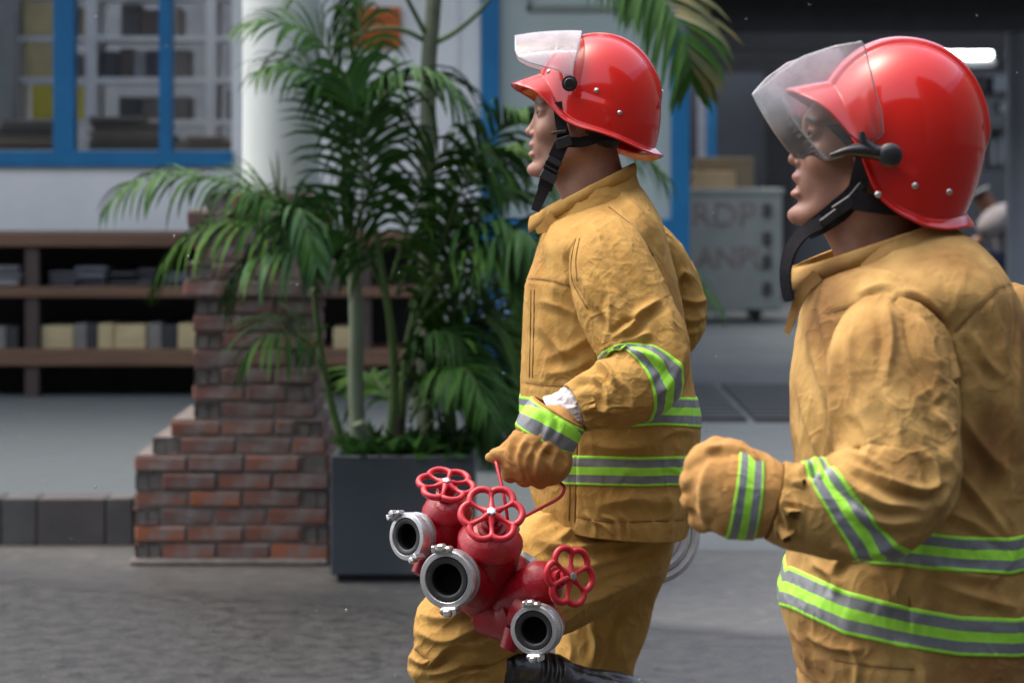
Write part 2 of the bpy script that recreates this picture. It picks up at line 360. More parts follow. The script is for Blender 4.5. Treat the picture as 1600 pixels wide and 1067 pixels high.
# lighter concrete apron between the asphalt and the kerb, with a worn edge
xs = np.linspace(-7, 7, 240); ye = 7.92 - .40 * np.clip(xs, -2.5, 2.5) + .10 * pnoise(np.stack([xs * 2.3, xs * 0, xs * 0], -1), 4) + .07 * pnoise(np.stack([xs * 9, xs * 0, xs * 0], -1), 6)
fall = np.interp(xs, [-2, 0, .5], [.75, .45, .12]); rows_ = np.linspace(0, 1, 14)
V = [(x, y + f * r_, .0006 + .0034 * min(1, r_ * 1.5)) for r_ in rows_ for x, y, f in zip(xs, ye, fall)] + [(x, 14.0, .004) for x in xs]
ap = mesh('apron', V, grid_faces(15, 240, False), APRON, None, False); tag(ap, kind='structure')
dv_ = np.concatenate([np.repeat((1 - rows_) ** .8, 240), np.zeros(240)]); at = ap.data.attributes.new('tar', 'FLOAT', 'POINT'); at.data.foreach_set('value', dv_.astype(np.float32))
tint(APRON, 'tar', (.020, .0215, .021))
YK = 9.46
xk = P(640, 0, YK)[0]                       # the kerb ends where the driveway ramp begins
b = MB(); b.box((-14, YK + .16, -.2), (xk, 40, ZP)); tag(b.build('pavement', PAVE), kind='structure')
# driveway: rises from the apron to the yard
xs = np.linspace(xk + .002, 14, 40); ys = np.concatenate([np.linspace(9.3, 12.0, 14), np.linspace(12.3, 40, 12)])
zz = np.interp(ys, [9.3, 9.5, 11.9, 12.3], [.006, .012, ZP - .03, ZP - .004])
V = [(x, y, z) for y, z in zip(ys, zz) for x in xs]
tag(mesh('driveway', V, grid_faces(len(ys), len(xs), False), PAVE, None, True), kind='structure')
kb = empty('kerb', (-4, YK, 0), "kerb of faded black and white painted stones beside the brick pier", 'kerb')
x = -9.6; i = 0; edges = [P(q, 0, YK)[0] for q in (-330, -240, -160, -80, 2, 58, 165, 208, 300, 400, 500, 640)]
for i in range(len(edges) - 1):
    m = MB(); m.box((edges[i] + .0015, YK + rng.uniform(-.001, .001), -.1), (edges[i + 1] - .0015, YK + .158, ZP + .003 + rng.uniform(-.001, .001)), bev=.005)
    m.build('kerb_stone', KERBD if i % 2 == 1 else KERBW, kb)
# drain grating across the driveway
gr = empty('drain_grate', (1.4, 13.3, .17), "dark slatted drain grate across the driveway behind the two firefighters", 'drain grate')
GRM = M("grate_iron", (.05, .055, .06), rough=.5, metal=.4, bump=.2)
def zdrive(y): return float(np.interp(y, [9.3, 9.5, 11.9, 12.3], [.006, .012, ZP - .03, ZP - .004]))
gx0, gx1 = P(1060, 0, 13.2)[0], P(1330, 0, 13.2)[0] + 1.2
for half, (xa, xb) in enumerate(((gx0 - .8, P(1146, 0, 13.2)[0]), (P(1158, 0, 13.2)[0], gx1))):
    for k in range(11):
        y = 12.45 + k * .195; m = MB(); m.box((xa, y, zdrive(y) + .002), (xb, y + .12, zdrive(y) + .018)); m.build('slat', GRM, gr)
    m = MB(); m.box((xa, 12.40, ZP - .05), (xb, 14.55, ZP - .0015)); m.build('tray', HELMIN, gr)
# ---- the house wall with window and door
YW = 14.4
def wx(px, Y=YW): return float(P(px, 0, Y)[0])
def wz(py, Y=YW): return float(P(0, py, Y)[2])
hs_ = empty('building', (wx(300), YW, ZP), "white walled building with blue window frame and dark open garage behind the palms", 'building')
zt = 4.2
sill, head_z = wz(256), 3.2
w = MB(); w.box((-14, YW, ZP - .02), (wx(362), YW + .2, sill - .02)); w.box((wx(362), YW + .001, ZP - .02), (wx(752), YW + .2, zt)); w.box((-14, YW + .002, head_z), (wx(362) - .002, YW + .2, zt)); w.box((-14, YW + .001, sill - .02), (wx(-420), YW + .2, head_z))
w.build('front_wall', WALLP, hs_)
pb = MB(); pb.box((wx(692), YW - .025, wz(600)), (wx(716), YW + .0, zt - .2)); pb.box((wx(716), YW - .012, wz(600)), (wx(750), YW, zt - .3)); pb.build('wall_strip', WALLP, hs_)
lk = MB(); lk.box((wx(682), YW - .05, wz(138)), (wx(700), YW - .01, wz(112)), bev=.008); lk.build('wall_switch', M("switch_grey", (.10, .12, .15), rough=.4), hs_)
wi = MB(); wx0 = wx(-420); z0 = sill
wi.box((wx0, YW - .03, z0 - .02), (wx(364), YW + .10, wz(236)), bev=.006); fr = None
win = wi.build('window_frame', BLUE, hs_)
tr_ = MB(); tr_.box((wx0, YW - .03, head_z - .07), (wx(364), YW + .10, head_z), bev=.006); tr_.build('top_rail', BLUE, win)
for (a, c) in ((84, 117), (249, 269), (-95, -62), (-250, -230)):
    m = MB(); m.box((wx(a), YW - .026, wz(236) - .001), (wx(c), YW + .096, head_z - .071), bev=.004); m.build('mullion', BLUE, win)
for (a, c) in ((117, 249), (269, 362), (-62, 84), (-230, -95), (-420, -250)):
    m = MB(); m.box((wx(a) + .002, YW + .03, wz(236) + .001), (wx(c) - .002, YW + .034, head_z - .072)); m.build('pane', PANE, win)
# room behind the window
ROOM = M("room_wall", (.22, .235, .255), rough=.8)
r_ = MB(); r_.box((-12, YW + 3.4, 0), (wx(752), YW + 3.5, zt)); r_.box((-12, YW + .2, ZP - .01), (wx(752), YW + 3.4, ZP + .01)); r_.box((wx(752) - .1, YW + .2, ZP), (wx(752), YW + 3.4, zt - .1))
r_.build('room_shell', ROOM, hs_)
gp = MB(); gp.box((wx(-60, 15), 14.95, .6), (wx(24, 15), 15.1, 3.6)); gp.build('inner_pillar', ROOM, hs_)
# rack of files behind the glass
RK = M("white_rack", (.66, .67, .72), (.58, .59, .64), rough=.6)
YR = 15.15
rk = empty('file_rack', (wx(200, YR), YR, ZP), "white rack of box files standing indoors behind the blue window", 'rack')
def rx(px): return wx(px, YR)
def rz(py): return wz(py, YR)
for (a, c) in ((22, 30), (134, 151), (322, 337), (500, 514), (-160, -146)):
    m = MB(); m.box((rx(a), YR - .02, ZP), (rx(c), YR + .4, 3.4)); m.build('upright', RK, rk)
for (a, c) in ((57, 65), (121, 131), (187, 196), (-8, 0), (-75, -66), (255, 265)):
    m = MB(); m.box((rx(-400), YR - .012, rz(c)), (rx(560), YR + .39, rz(a))); m.build('rack_shelf', RK, rk)
fcol = [M("file_%d" % i, c, rough=.7) for i, c in enumerate(((.09, .075, .09), (.03, .035, .06), (.17, .155, .14), (.25, .265, .30), (.10, .10, .11), (.21, .18, .165), (.08, .055, .055)))]
YEL = M("yellow_file", (.62, .52, .02), rough=.6); TANF = M("manila_file", (.52, .42, .20), rough=.7)
for (sh, top) in ((57, 2), (121, 70), (187, 138), (255, 205), (-8, -60)):
    px = -155.0
    while px < 500:
        wdt = rng.uniform(22, 46)
        if not any(a - 3 < px < c + 3 or a - 3 < px + wdt < c + 3 for (a, c) in ((20, 32), (132, 153), (320, 339))):
            mt = rng.choice(fcol)
            if px + wdt < 134 and px > 20: mt = YEL if sh >= 187 else TANF
            m = MB(); dpt = rng.uniform(.02, .12); m.box((rx(px) + .003, YR + dpt, rz(sh) + .001), (rx(px + wdt - 2), YR + .36, rz(top + rng.uniform(2, 14))), bev=.004); m.build('box_file', mt, rk)
        px += wdt
for (a, c, sh, top, mt) in ((36, 83, 57, 3, TANF), (40, 84, 121, 66, TANF), (50, 84, 187, 134, YEL), (104, 131, 187, 136, YEL)):
    m = MB(); m.box((rx(a), YR - .01, rz(sh) + .001), (rx(c), YR + .018, rz(top)), bev=.004); m.build('box_file', mt, rk)
# bundles on the window's inner ledge
PAPER = [M("paper_bundle_%d" % i, c, rough=.85) for i, c in enumerate(((.14, .10, .07), (.05, .045, .045), (.20, .16, .14), (.10, .085, .08)))]
led = MB(); led.box((-8, YW + .25, wz(238)), (wx(364), YW + .62, wz(234))); led.build('window_ledge', WALLP, hs_)
lab = {0: "flat brown paper bundle on the ledge at the window's left pane", 1: "low stack of dark papers on the ledge of the middle window pane", 2: "brown paper stack on the ledge beside the right mullion"}
for i, (a, c, top, n) in enumerate(((-40, 82, 186, 6), (122, 246, 180, 7), (272, 358, 212, 4))):
    st_ = empty('paper_stack', (wx((a + c) / 2), YW + .42, wz(234)), lab[i], 'paper stack', 'paper stacks behind the window')
    for k in range(n):
        za = wz(233.5 - (233.5 - top) * k / n); zb = wz(233.5 - (233.5 - top) * (k + .93) / n); m = MB()
        m.box((wx(a + rng.uniform(0, 8 + k * 4)), YW + .30 + rng.uniform(-.02, .03), za), (wx(c - rng.uniform(0, 8 + k * (5 if i else 1))), YW + .55, zb), bev=.004); m.build('paper_bundle', PAPER[(k * 3 + i + rng.randrange(2)) % 4], st_)
# door unit: blue frame, frosted pane above, blue panel below
DG = M("door_pane_grey", (.42, .50, .47), (.38, .46, .43), rough=.3, scale=2)
dr = MB(); zr0, zr1 = wz(400), wz(342)
for (a, c) in ((752, 780), (1048, 1077)): dr.box((wx(a), YW - .04, ZP), (wx(c), YW + .09, zt - .3), bev=.005)
dr.box((wx(780) - .001, YW - .036, zr0), (wx(1048) + .001, YW + .086, zr1), bev=.005); dr.box((wx(780) - .001, YW - .036, ZP + .002), (wx(1048) + .001, YW + .086, ZP + .15), bev=.005)
do = dr.build('door', BLUE, hs_)
m = MB(); m.box((wx(780), YW + .01, zr1), (wx(1048), YW + .03, zt - .3)); m.build('door_pane', DG, do)
m = MB(); m.box((wx(780), YW + .005, ZP + .15), (wx(1048), YW + .03, zr0)); m.build('door_panel', M("blue_door_panel", (.012, .15, .36), (.01, .12, .28), rough=.4), do)
m = MB(); gz = wz(17)
m.box((wx(824), YW - .01, gz), (wx(1046), YW + .009, gz + .03)); m.box((wx(824), YW - .01, gz), (wx(830), YW + .0085, gz + .3)); m.build('door_glazing_bar', M("pane_bar", (.24, .28, .24), rough=.6), do)
# garage: back wall, roof beam, posts
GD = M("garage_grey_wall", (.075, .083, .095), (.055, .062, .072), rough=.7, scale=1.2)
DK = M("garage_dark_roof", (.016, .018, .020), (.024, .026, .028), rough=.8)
YG = 24.5
def gx(px, Y=YG): return wx(px, Y)
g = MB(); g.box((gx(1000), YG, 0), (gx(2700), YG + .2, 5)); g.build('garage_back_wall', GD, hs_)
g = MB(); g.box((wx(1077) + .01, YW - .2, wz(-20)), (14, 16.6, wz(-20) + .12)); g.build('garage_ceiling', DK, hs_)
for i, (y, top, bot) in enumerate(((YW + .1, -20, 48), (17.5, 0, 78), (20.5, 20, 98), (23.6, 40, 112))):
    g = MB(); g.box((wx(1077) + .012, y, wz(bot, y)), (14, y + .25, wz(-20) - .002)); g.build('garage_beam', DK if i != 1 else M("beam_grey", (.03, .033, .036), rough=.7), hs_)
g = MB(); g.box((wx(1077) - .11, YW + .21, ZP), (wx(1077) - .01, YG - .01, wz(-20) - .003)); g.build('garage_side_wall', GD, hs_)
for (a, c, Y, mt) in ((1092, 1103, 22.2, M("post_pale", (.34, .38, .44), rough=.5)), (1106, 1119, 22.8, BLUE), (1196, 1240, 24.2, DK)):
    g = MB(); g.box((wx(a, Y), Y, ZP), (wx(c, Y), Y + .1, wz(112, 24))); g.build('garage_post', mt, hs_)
g = MB(); cg = MB()
cg.lathe((wx(1600, 16.0), 16.0, ZP - .02), (0, 0, 1), [(0, .11), (4.2, .11)], 28); cg.build('garage_column', M("garage_column_paint", (.36, .40, .44), (.30, .34, .38), rough=.6, scale=3), hs_, True)
# clutter on the garage's back wall at the right
CL = [M("clutter_%d" % i, c, rough=.7) for i, c in enumerate(((.02, .022, .026), (.16, .18, .20), (.30, .32, .34)))]
sh_ = empty('tool_shelf', (wx(1555, 22), 22, ZP), "dark shelf of tools and boxes at the back of the garage", 'shelf')
for (a, c, t, bt_, k) in ((1480, 1580, 100, 104, 0), (1480, 1580, 148, 152, 0), (1480, 1580, 200, 205, 0), (1480, 1580, 262, 267, 0)):
    m = MB(); m.box((wx(a, 22), 21.8, wz(bt_, 22)), (wx(c, 22), 22.3, wz(t, 22))); m.build('shelf_board', CL[0], sh_)
for (a, c, t, bt_, k) in ((1548, 1572, 120, 148, 1), (1500, 1540, 170, 200, 1), (1553, 1566, 205, 260, 1), (1545, 1550, 215, 262, 2), (1500, 1530, 225, 262, 0), (1558, 1574, 160, 178, 2), (1510, 1540, 120, 147, 0)):
    m = MB(); m.box((wx(a, 22), 21.85, wz(bt_, 22)), (wx(c, 22), 22.2, wz(t, 22)), bev=.02); m.build('tool_box', CL[k], sh_)
# lit fluorescent fitting
lm = empty('ceiling_lamp', P(1490, 80, 19.0), "lit white fluorescent tube lamp under the dark garage roof", 'lamp')
m = MB(); m.box((wx(1400, 19), 18.9, wz(92, 19)), (wx(1546, 19), 19.1, wz(70, 19)), bev=.01); m.build('tube', emis("lamp_tube", (.95, 1, 1), 9), lm)
m = MB(); m.box((wx(1392, 19.12), 19.11, wz(94, 19)), (wx(1552, 19.12), 19.16, wz(66, 19))); m.build('fitting', CL[2], lm)
m = MB(); m.box((wx(1420, 19.3), 19.2, wz(105, 19.3)), (wx(1553, 19.3), 19.5, wz(96, 19.3)), bev=.01); m.build('reflector', CL[2], lm)
# unseen canopy above the frame, sized to shade the background wall
rf = empty('shading_canopy', (0, 9, 4.3), "unseen concrete canopy roof above the pavement, added to shade the house wall", 'canopy')
m = MB(); m.box((-14, 12.7, 4.5), (wx(1120), YW - .01, 4.7)); m.build('roof_slab', M("canopy_concrete", (.40, .41, .40), rough=.8), rf)
# ---- long wooden shelf under the window
WD = M("shelf_timber", (.15, .082, .045), (.095, .052, .03), rough=.7, scale=3, stretch=(.4, 3, 8), bump=.3, bscale=20)
WDD = M("shelf_timber_dark", (.055, .038, .032), (.035, .026, .022), rough=.75, scale=4)
YS = 13.75
se = empty('wooden_shelf', (wx(150, YS), YS, ZP), "long open timber shelf with bundles under the window at the left", 'shelf')
def sx(p): return wx(p, YS)
def sz(p): return wz(p, YS)
for (t, bt_) in ((364, 386), (449, 465), (546, 572)):
    m = MB(); m.box((sx(-420), YS, sz(bt_)), (sx(650), YS + .5, sz(t)), bev=.006); m.build('board', WD, se)
for (a, c) in ((38, 60), (-240, -218), (322, 344), (560, 580)):
    m = MB(); m.box((sx(a), YS + .015, ZP), (sx(c), YS + .075, sz(388)), bev=.004); m.build('post', WDD, se)
m = MB(); m.box((sx(-420), YS + .50, ZP), (sx(650), YS + .53, sz(364))); m.build('back_board', DK, se)
GB = [M("bundle_%d" % i, c, rough=.85) for i, c in enumerate(((.07, .075, .085), (.12, .13, .15), (.20, .21, .22), (.05, .055, .06)))]
blab = ["grey plastic bundle at the far left of the wooden shelf's upper bay", "low dark grey bundles on the shelf's upper board"]
p = -100; i = 0
spots = [(-30, 34, 415, 2), (70, 120, 424, 0), (112, 165, 416, 1), (160, 215, 425, 3), (205, 262, 420, 0), (255, 318, 426, 1)]
wh = ["leftmost pale grey bundle on the upper shelf board, left of the shelf post", "first dark grey bundle right of the shelf post on the upper board", "second bundle right of the shelf post, tallest grey one on the upper board", "third dark bundle right of the shelf post on the upper board", "fourth dark grey bundle right of the shelf post on the upper board", "grey bundle on the upper shelf board next to the brick pier"]
for k, (a, c, t, mi_) in enumerate(spots):
    m = MB(); za = sz(449)
    for q in range(3):
        fr_ = q / 3.; m.box((sx(a + rng.uniform(0, 6)), YS + .06 + rng.uniform(0, .05), za + .001 + (sz(t) - za) * fr_), (sx(c - rng.uniform(0, 8)), YS + .42, za + (sz(t) - za) * (fr_ + .30)), bev=.012)
    o = m.build('cloth_bundle', GB[mi_], None); tag(o, wh[k], 'bundle', 'bundles on the wooden shelf')
YC = M("cream_carton", (.42, .36, .20), (.36, .30, .16), rough=.8); BKC = M("black_crate", (.02, .024, .026), rough=.6); GYC = M("grey_carton", (.17, .165, .15), rough=.8)
cl_ = [(-60, 6, GYC, "grey carton at the picture's left edge on the lower shelf board"), (8, 26, BKC, "small black crate left of the shelf post on the lower board"), (62, 112, YC, "cream carton right of the shelf post on the lower board"), (113, 133, GYC, "narrow grey carton between the cream carton and a black crate"), (134, 150, BKC, "black crate on the lower board between two cartons"), (151, 175, YC, "small cream carton beside the black crate on the lower board"), (177, 226, YC, "wide cream carton in the middle of the lower shelf board"), (229, 250, GYC, "grey carton right of the wide cream carton"), (251, 274, BKC, "black crate on the lower board nearest the brick pier"), (276, 310, YC, "cream carton half hidden by the brick pier"), (520, 552, YC, "pale yellow carton on the shelf seen behind the palm stems")]
for (a, c, mt, lb) in cl_:
    m = MB(); h_ = sz(505 + rng.uniform(0, 8)) - sz(546); m.box((sx(a), YS + .05, sz(546) + .001), (sx(c), YS + .35, sz(546) + h_), bev=.004)
    m.box((sx(a) + .02, YS + .047, sz(546) + h_ * .35), (sx(c) - .02, YS + .0495, sz(546) + h_ * .6))
    o = m.build('carton', mt, None); tag(o, lb, 'crate' if mt is BKC else 'carton', 'cartons on the wooden shelf')
# orange notice on the wall
og = empty('wall_sign', P(590, 42, YW - .05), "small orange notice board on the white wall behind the palm", 'sign')
m = MB(); m.box((wx(551), YW - .03, wz(75)), (wx(626), YW - .005, wz(12)), bev=.003); m.build('board', M("orange_sign", (.52, .13, .015), (.46, .10, .012), rough=.6), og)
m = MB()
for yy in (30, 44, 60): m.box((wx(562), YW - .033, wz(yy + 4)), (wx(614), YW - .0305, wz(yy)))
m.build('sign_line', M("sign_dark", (.28, .07, .02), rough=.6), og)
# ---- grey cart with lettering, boxes on it
YCt = 20.6
ct = empty('utility_cart', (wx(1150, YCt), YCt, ZP), "grey metal cart on castors with worn dark red lettering beside the blue door", 'cart')
CM = M("cart_grey_paint", (.235, .265, .255), (.19, .22, .21), rough=.6, scale=3, bump=.1); CR = M("worn_red_print", (.13, .075, .075), (.22, .20, .19), rough=.8, scale=40, contrast=(.4, .6)); CH = M("cart_hinge_dark", (.05, .05, .05), rough=.6)
m = MB(); zc0 = wz(485, YCt); m.box((wx(1068, YCt), YCt, zc0), (wx(1222, YCt), YCt + .7, wz(298, YCt)), bev=.012)
m.box((wx(1064, YCt), YCt - .012, wz(303, YCt)), (wx(1225, YCt), YCt + .71, wz(295, YCt)), bev=.004); cb = m.build('cart_body', CM, ct)
for y in (326, 370, 406, 448):
    m = MB(); m.box((wx(1192, YCt), YCt - .02, wz(y + 12, YCt)), (wx(1206, YCt), YCt - .001, wz(y - 8, YCt)), bev=.006); m.build('hinge', CH, ct)
for (x, yy) in ((1184, 0), (1184, .5), (1090, 0), (1090, .5)):
    m = MB(); m.lathe((wx(x, YCt), YCt + .1 + yy, ZP + .055), (1, 0, 0), [(-.02, 0), (-.02, .05), (.02, .05), (.02, 0)], 18); m.box((wx(x, YCt) - .045, YCt + .06 + yy, ZP + .05), (wx(x, YCt) + .045, YCt + .14 + yy, zc0), bev=.004); m.build('castor', CH, ct)
def letters(txt, px, py, size, Y, mat, parent, name='lettering', sxl=1.0):
    cu = bpy.data.curves.new(name, 'FONT'); cu.body = txt; cu.size = size; cu.extrude = .0015; cu.materials.append(mat)
    tmp = bpy.data.objects.new('lettering_outline', cu); COL.objects.link(tmp); bpy.context.view_layer.update(); me = bpy.data.meshes.new_from_object(tmp.evaluated_get(bpy.context.evaluated_depsgraph_get())); bpy.data.objects.remove(tmp); bpy.data.curves.remove(cu)
    o = link(name, me, parent); q = P(px, py, Y) - ORG[parent.name]; o.location = tuple(q); o.rotation_euler = (R(90), 0, 0); o.scale = (sxl, 1, 1); return o
letters("RDP", 1079, 353, .27, YCt - .004, CR, ct, sxl=1.05); letters("ANPLI", 1088, 419, .25, YCt - .004, CR, ct, sxl=.92)
CB = M("cardboard", (.36, .27, .15), (.30, .22, .12), rough=.85); CB2 = M("cardboard_dark", (.17, .14, .085), rough=.85)
for (a, c, t, y0, y1, mt, lb) in ((1084, 1150, 268, .05, .3, CB, "pale cardboard box in front on top of the grey cart"), (1092, 1184, 246, .33, .62, CB2, "taller brown cardboard box behind the pale one on the cart")):
    m = MB(); m.box((wx(a, YCt), YCt + y0, wz(295, YCt) + .001), (wx(c, YCt), YCt + y1, wz(t, YCt)), bev=.005); m.box((wx(a, YCt) + .01, YCt + y0 - .001, wz(295, YCt) + .12), (wx(c, YCt) - .01, YCt + y0 + .002, wz(295, YCt) + .125))
    tag(m.build('cardboard_box', mt, None), lb, 'box', 'boxes on the cart')

# unseen blocks, added to cut off low sky and shape the gloss reflections
ob = empty('building', (0, -11, 0), "long grey facade across the street, mirrored in the helmets' gloss", 'building')
m = MB(); m.box((-45, -13, 0), (7.5, -11, 12.5)); m.box((7.6, -13, 0), (40, -8, 24)); m.box((24, -7.9, 0), (40, 60, 17)); m.build('backdrop', M("backdrop_grey", (.13, .13, .125), (.08, .08, .078), rough=.8, scale=.8), ob)
# ------------------------------------------------------------------ stepped brick pier with the white column
YB = 9.0
BR = [M("brick_%d" % i, c, c2, rough=.85, scale=14, bump=.5, bscale=60, c3=(.18, .168, .158), s3=9, c3range=(.52, .70)) for i, (c, c2) in enumerate((((.205, .082, .055), (.16, .072, .052)), ((.18, .084, .064), (.145, .074, .06)), ((.155, .09, .076), (.125, .078, .068)), ((.29, .095, .044), (.21, .082, .046))))]
MORT = M("mortar", (.15, .138, .126), (.10, .092, .085), rough=.9, scale=20, bump=.6, bscale=70)
pr = empty('brick_pier', P(360, 885, YB + .25) * [1, 1, 0], "stepped brick pier with a wider foot under the white round column", 'pier')
pm = YB / F; ch = 27.3 * pm
def bpx(p): return (p - 800) * pm
rows = []
for i in range(21):
    if i < 6: L, Rr, dp = 209 + (i % 2), 511, .62
    elif i == 6: L, Rr, dp = 239, 508, .58
    elif i == 7: L, Rr, dp = 266, 502, .54
    elif i < 15: L, Rr, dp = 300, 490, .48
    elif i == 15: L, Rr, dp = 285, 514, .54
    elif i == 16: L, Rr, dp = 290, 506, .52
    elif i < 19: L, Rr, dp = 303, 492, .48
    elif i == 19: L, Rr, dp = 289, 503, .50
    else: L, Rr, dp = 316, 492, .42
    rows.append((L, Rr, dp))
def brick_mesh(L, D, Hh, holes, seed):
    r = random.Random(seed); bm = bmesh.new(); bmesh.ops.create_cube(bm, size=1)
    for v in bm.verts: v.co = Vector((v.co.x * L, v.co.y * D, v.co.z * Hh))
    if holes:
        f = min(bm.faces, key=lambda f: f.calc_center_median().y)
        es = [e for e in f.edges if abs((e.verts[0].co - e.verts[1].co).x) > .01]
        bmesh.ops.subdivide_edges(bm, edges=es, cuts=1); bm.faces.ensure_lookup_table()
        fs = [f for f in bm.faces if f.normal.y < -.9 or f.calc_center_median().y < -D / 2 + .001]
        for f in fs:
            ii = bmesh.ops.inset_individual(bm, faces=[f], thickness=Hh * .27)
            for v in f.verts: v.co.y += .035
    bmesh.ops.bevel(bm, geom=[e for e in bm.edges if e.is_manifold and e.calc_face_angle(0) > .9 and all(abs(v.co.y) > D / 2 - .001 for v in e.verts)] if not holes else [], offset=.004, segments=1, affect='EDGES')
    for v in bm.verts: v.co += Vector((r.uniform(-.002, .002), r.uniform(-.003, .003), r.uniform(-.0022, .0022)))
    me = bpy.data.meshes.new('brick'); bm.to_mesh(me); bm.free(); return me
BM = {}
def brick(x0, x1, yf, yb, z0, z1, holes, mat, dark=None):
    key = (round((x1 - x0) / .02), round((yb - yf) / .02), holes, rng.randrange(2), mat.name)
    L0, D0 = key[0] * .02, key[1] * .02
    if key not in BM:
        BM[key] = brick_mesh(L0, D0, z1 - z0, holes, hash(key) & 0xffff if False else len(BM)); BM[key].materials.append(mat)
    o = bpy.data.objects.new('brick', BM[key]); COL.objects.link(o); o.parent = pr; ORG[o.name] = ORG[pr.name]
    c = np.array([(x0 + x1) / 2, (yf + yb) / 2, (z0 + z1) / 2]) - ORG[pr.name]; o.location = tuple(c); o.scale = ((x1 - x0) / L0, (yb - yf) / D0, 1)
    o.rotation_euler = (rng.uniform(-.012, .012), rng.uniform(-.006, .006), rng.uniform(-.012, .012))
core = MB()
for i, (L, Rr, dp) in enumerate(rows):
    z0 = i * ch + .004 + .02; z1 = z0 + ch - .011
    jx = rng.uniform(-.004, .004); xl, xr = bpx(L) + jx, bpx(Rr) + jx; yf = YB + (.62 - dp) * .35; yb = yf + dp; g = .011
    core.box((xl + .004, yf + .006, z0 - .006), (xr - .006, yb - .01, z1 + .006))
    hd_l = i % 2 == 0; spans = []; x = xl
    if hd_l: spans.append((x, x + .088, True)); x += .088 + g
    end = xr - (.088 + g if not hd_l else 0)
    while x < end - .05:
        ln = .183 + rng.uniform(-.012, .012); x2 = min(x + ln, end)
        if end - x2 < .07: x2 = end
        if x2 - x > .23: x2 = x + (x2 - x) / 2
        spans.append((x, x2, False)); x = x2 + g
    if not hd_l: spans.append((xr - .088, xr, True))
    for (a, c, h_) in spans:
        brick(a, c, yf + rng.uniform(-.004, .004), yf + .088, z0 + rng.uniform(-.0015, .0015), z1, h_, BR[rng.choice((0, 0, 1, 1, 2, 2, 3) if i < 8 else (0, 1, 1, 2, 2, 2))])
    for side in (0, 1):                     # the bricks of the two return faces
        y = yf + .088 + g
        while y < yb - .05:
            y2 = min(y + .185, yb); y2 = yb if yb - y2 < .06 else y2
            a, c = (xl, xl + .085) if side == 0 else (xr - .085, xr)
            brick(a, c, y, y2, z0, z1, False, BR[rng.choice((0, 1, 1, 2))]); y = y2 + g
core.build('mortar_core', MORT, pr)
fo = MB(); fo.box((bpx(202), YB - .03, 0.0), (bpx(514), YB + .66, .026), bev=.01); fo.build('footing', MORT, pr)
cz = 21 * ch + .02
cl = MB(); ccx = bpx(427); cl.lathe((ccx, YB + .32, cz - .02), (0, 0, 1), [(0, .150), (.05, .150), (.07, .142), (2.0, .1415)], 48)
o = cl.build('column', COLP, None, True, org=(ccx, YB + .32, cz), angle=40); tag(o, "white round column standing on the brick pier behind palm fronds", 'column')
# ------------------------------------------------------------------ planter
YPL = 8.6
PLM = M("slate_planter", (.031, .042, .049), (.044, .056, .064), rough=.45, scale=1.6, bump=.15, bscale=30, c3=(.075, .082, .082), s3=2.5, c3range=(.55, .75), rvar=.1)
pl = empty('planter', P(630, 915, YPL) * [1, 1, 0] + [0, .3, .004], "slate grey square planter box at the foot of the brick pier holding palms", 'planter')
def px8(p): return (p - 800) * YPL / F
x0, x1 = px8(517), px8(741); zt_ = float(P(0, 712, YPL)[2]); y0, y1 = YPL, YPL + .5
for (nm, a, c) in (('front_panel', (x0, y0, .03), (x1, y0 + .025, zt_)), ('back_panel', (x0, y1 - .025, .03), (x1, y1, zt_)), ('side_panel', (x0, y0 + .026, .03), (x0 + .025, y1 - .026, zt_)), ('side_panel', (x1 - .025, y0 + .026, .03), (x1, y1 - .026, zt_))):
    m = MB(); m.box(a, c, bev=.003); m.build(nm, PLM, pl)
m = MB(); m.box((x0 + .02, y0 + .02, .004), (x1 - .02, y1 - .02, .06)); m.build('plinth', HELMIN, pl)
SOIL = M("planter_soil", (.03, .022, .016), rough=.95, bump=.8, bscale=50)
m = MB(); m.box((x0 + .026, y0 + .026, .1), (x1 - .026, y1 - .026, zt_ - .04)); m.build('soil', SOIL, pl)
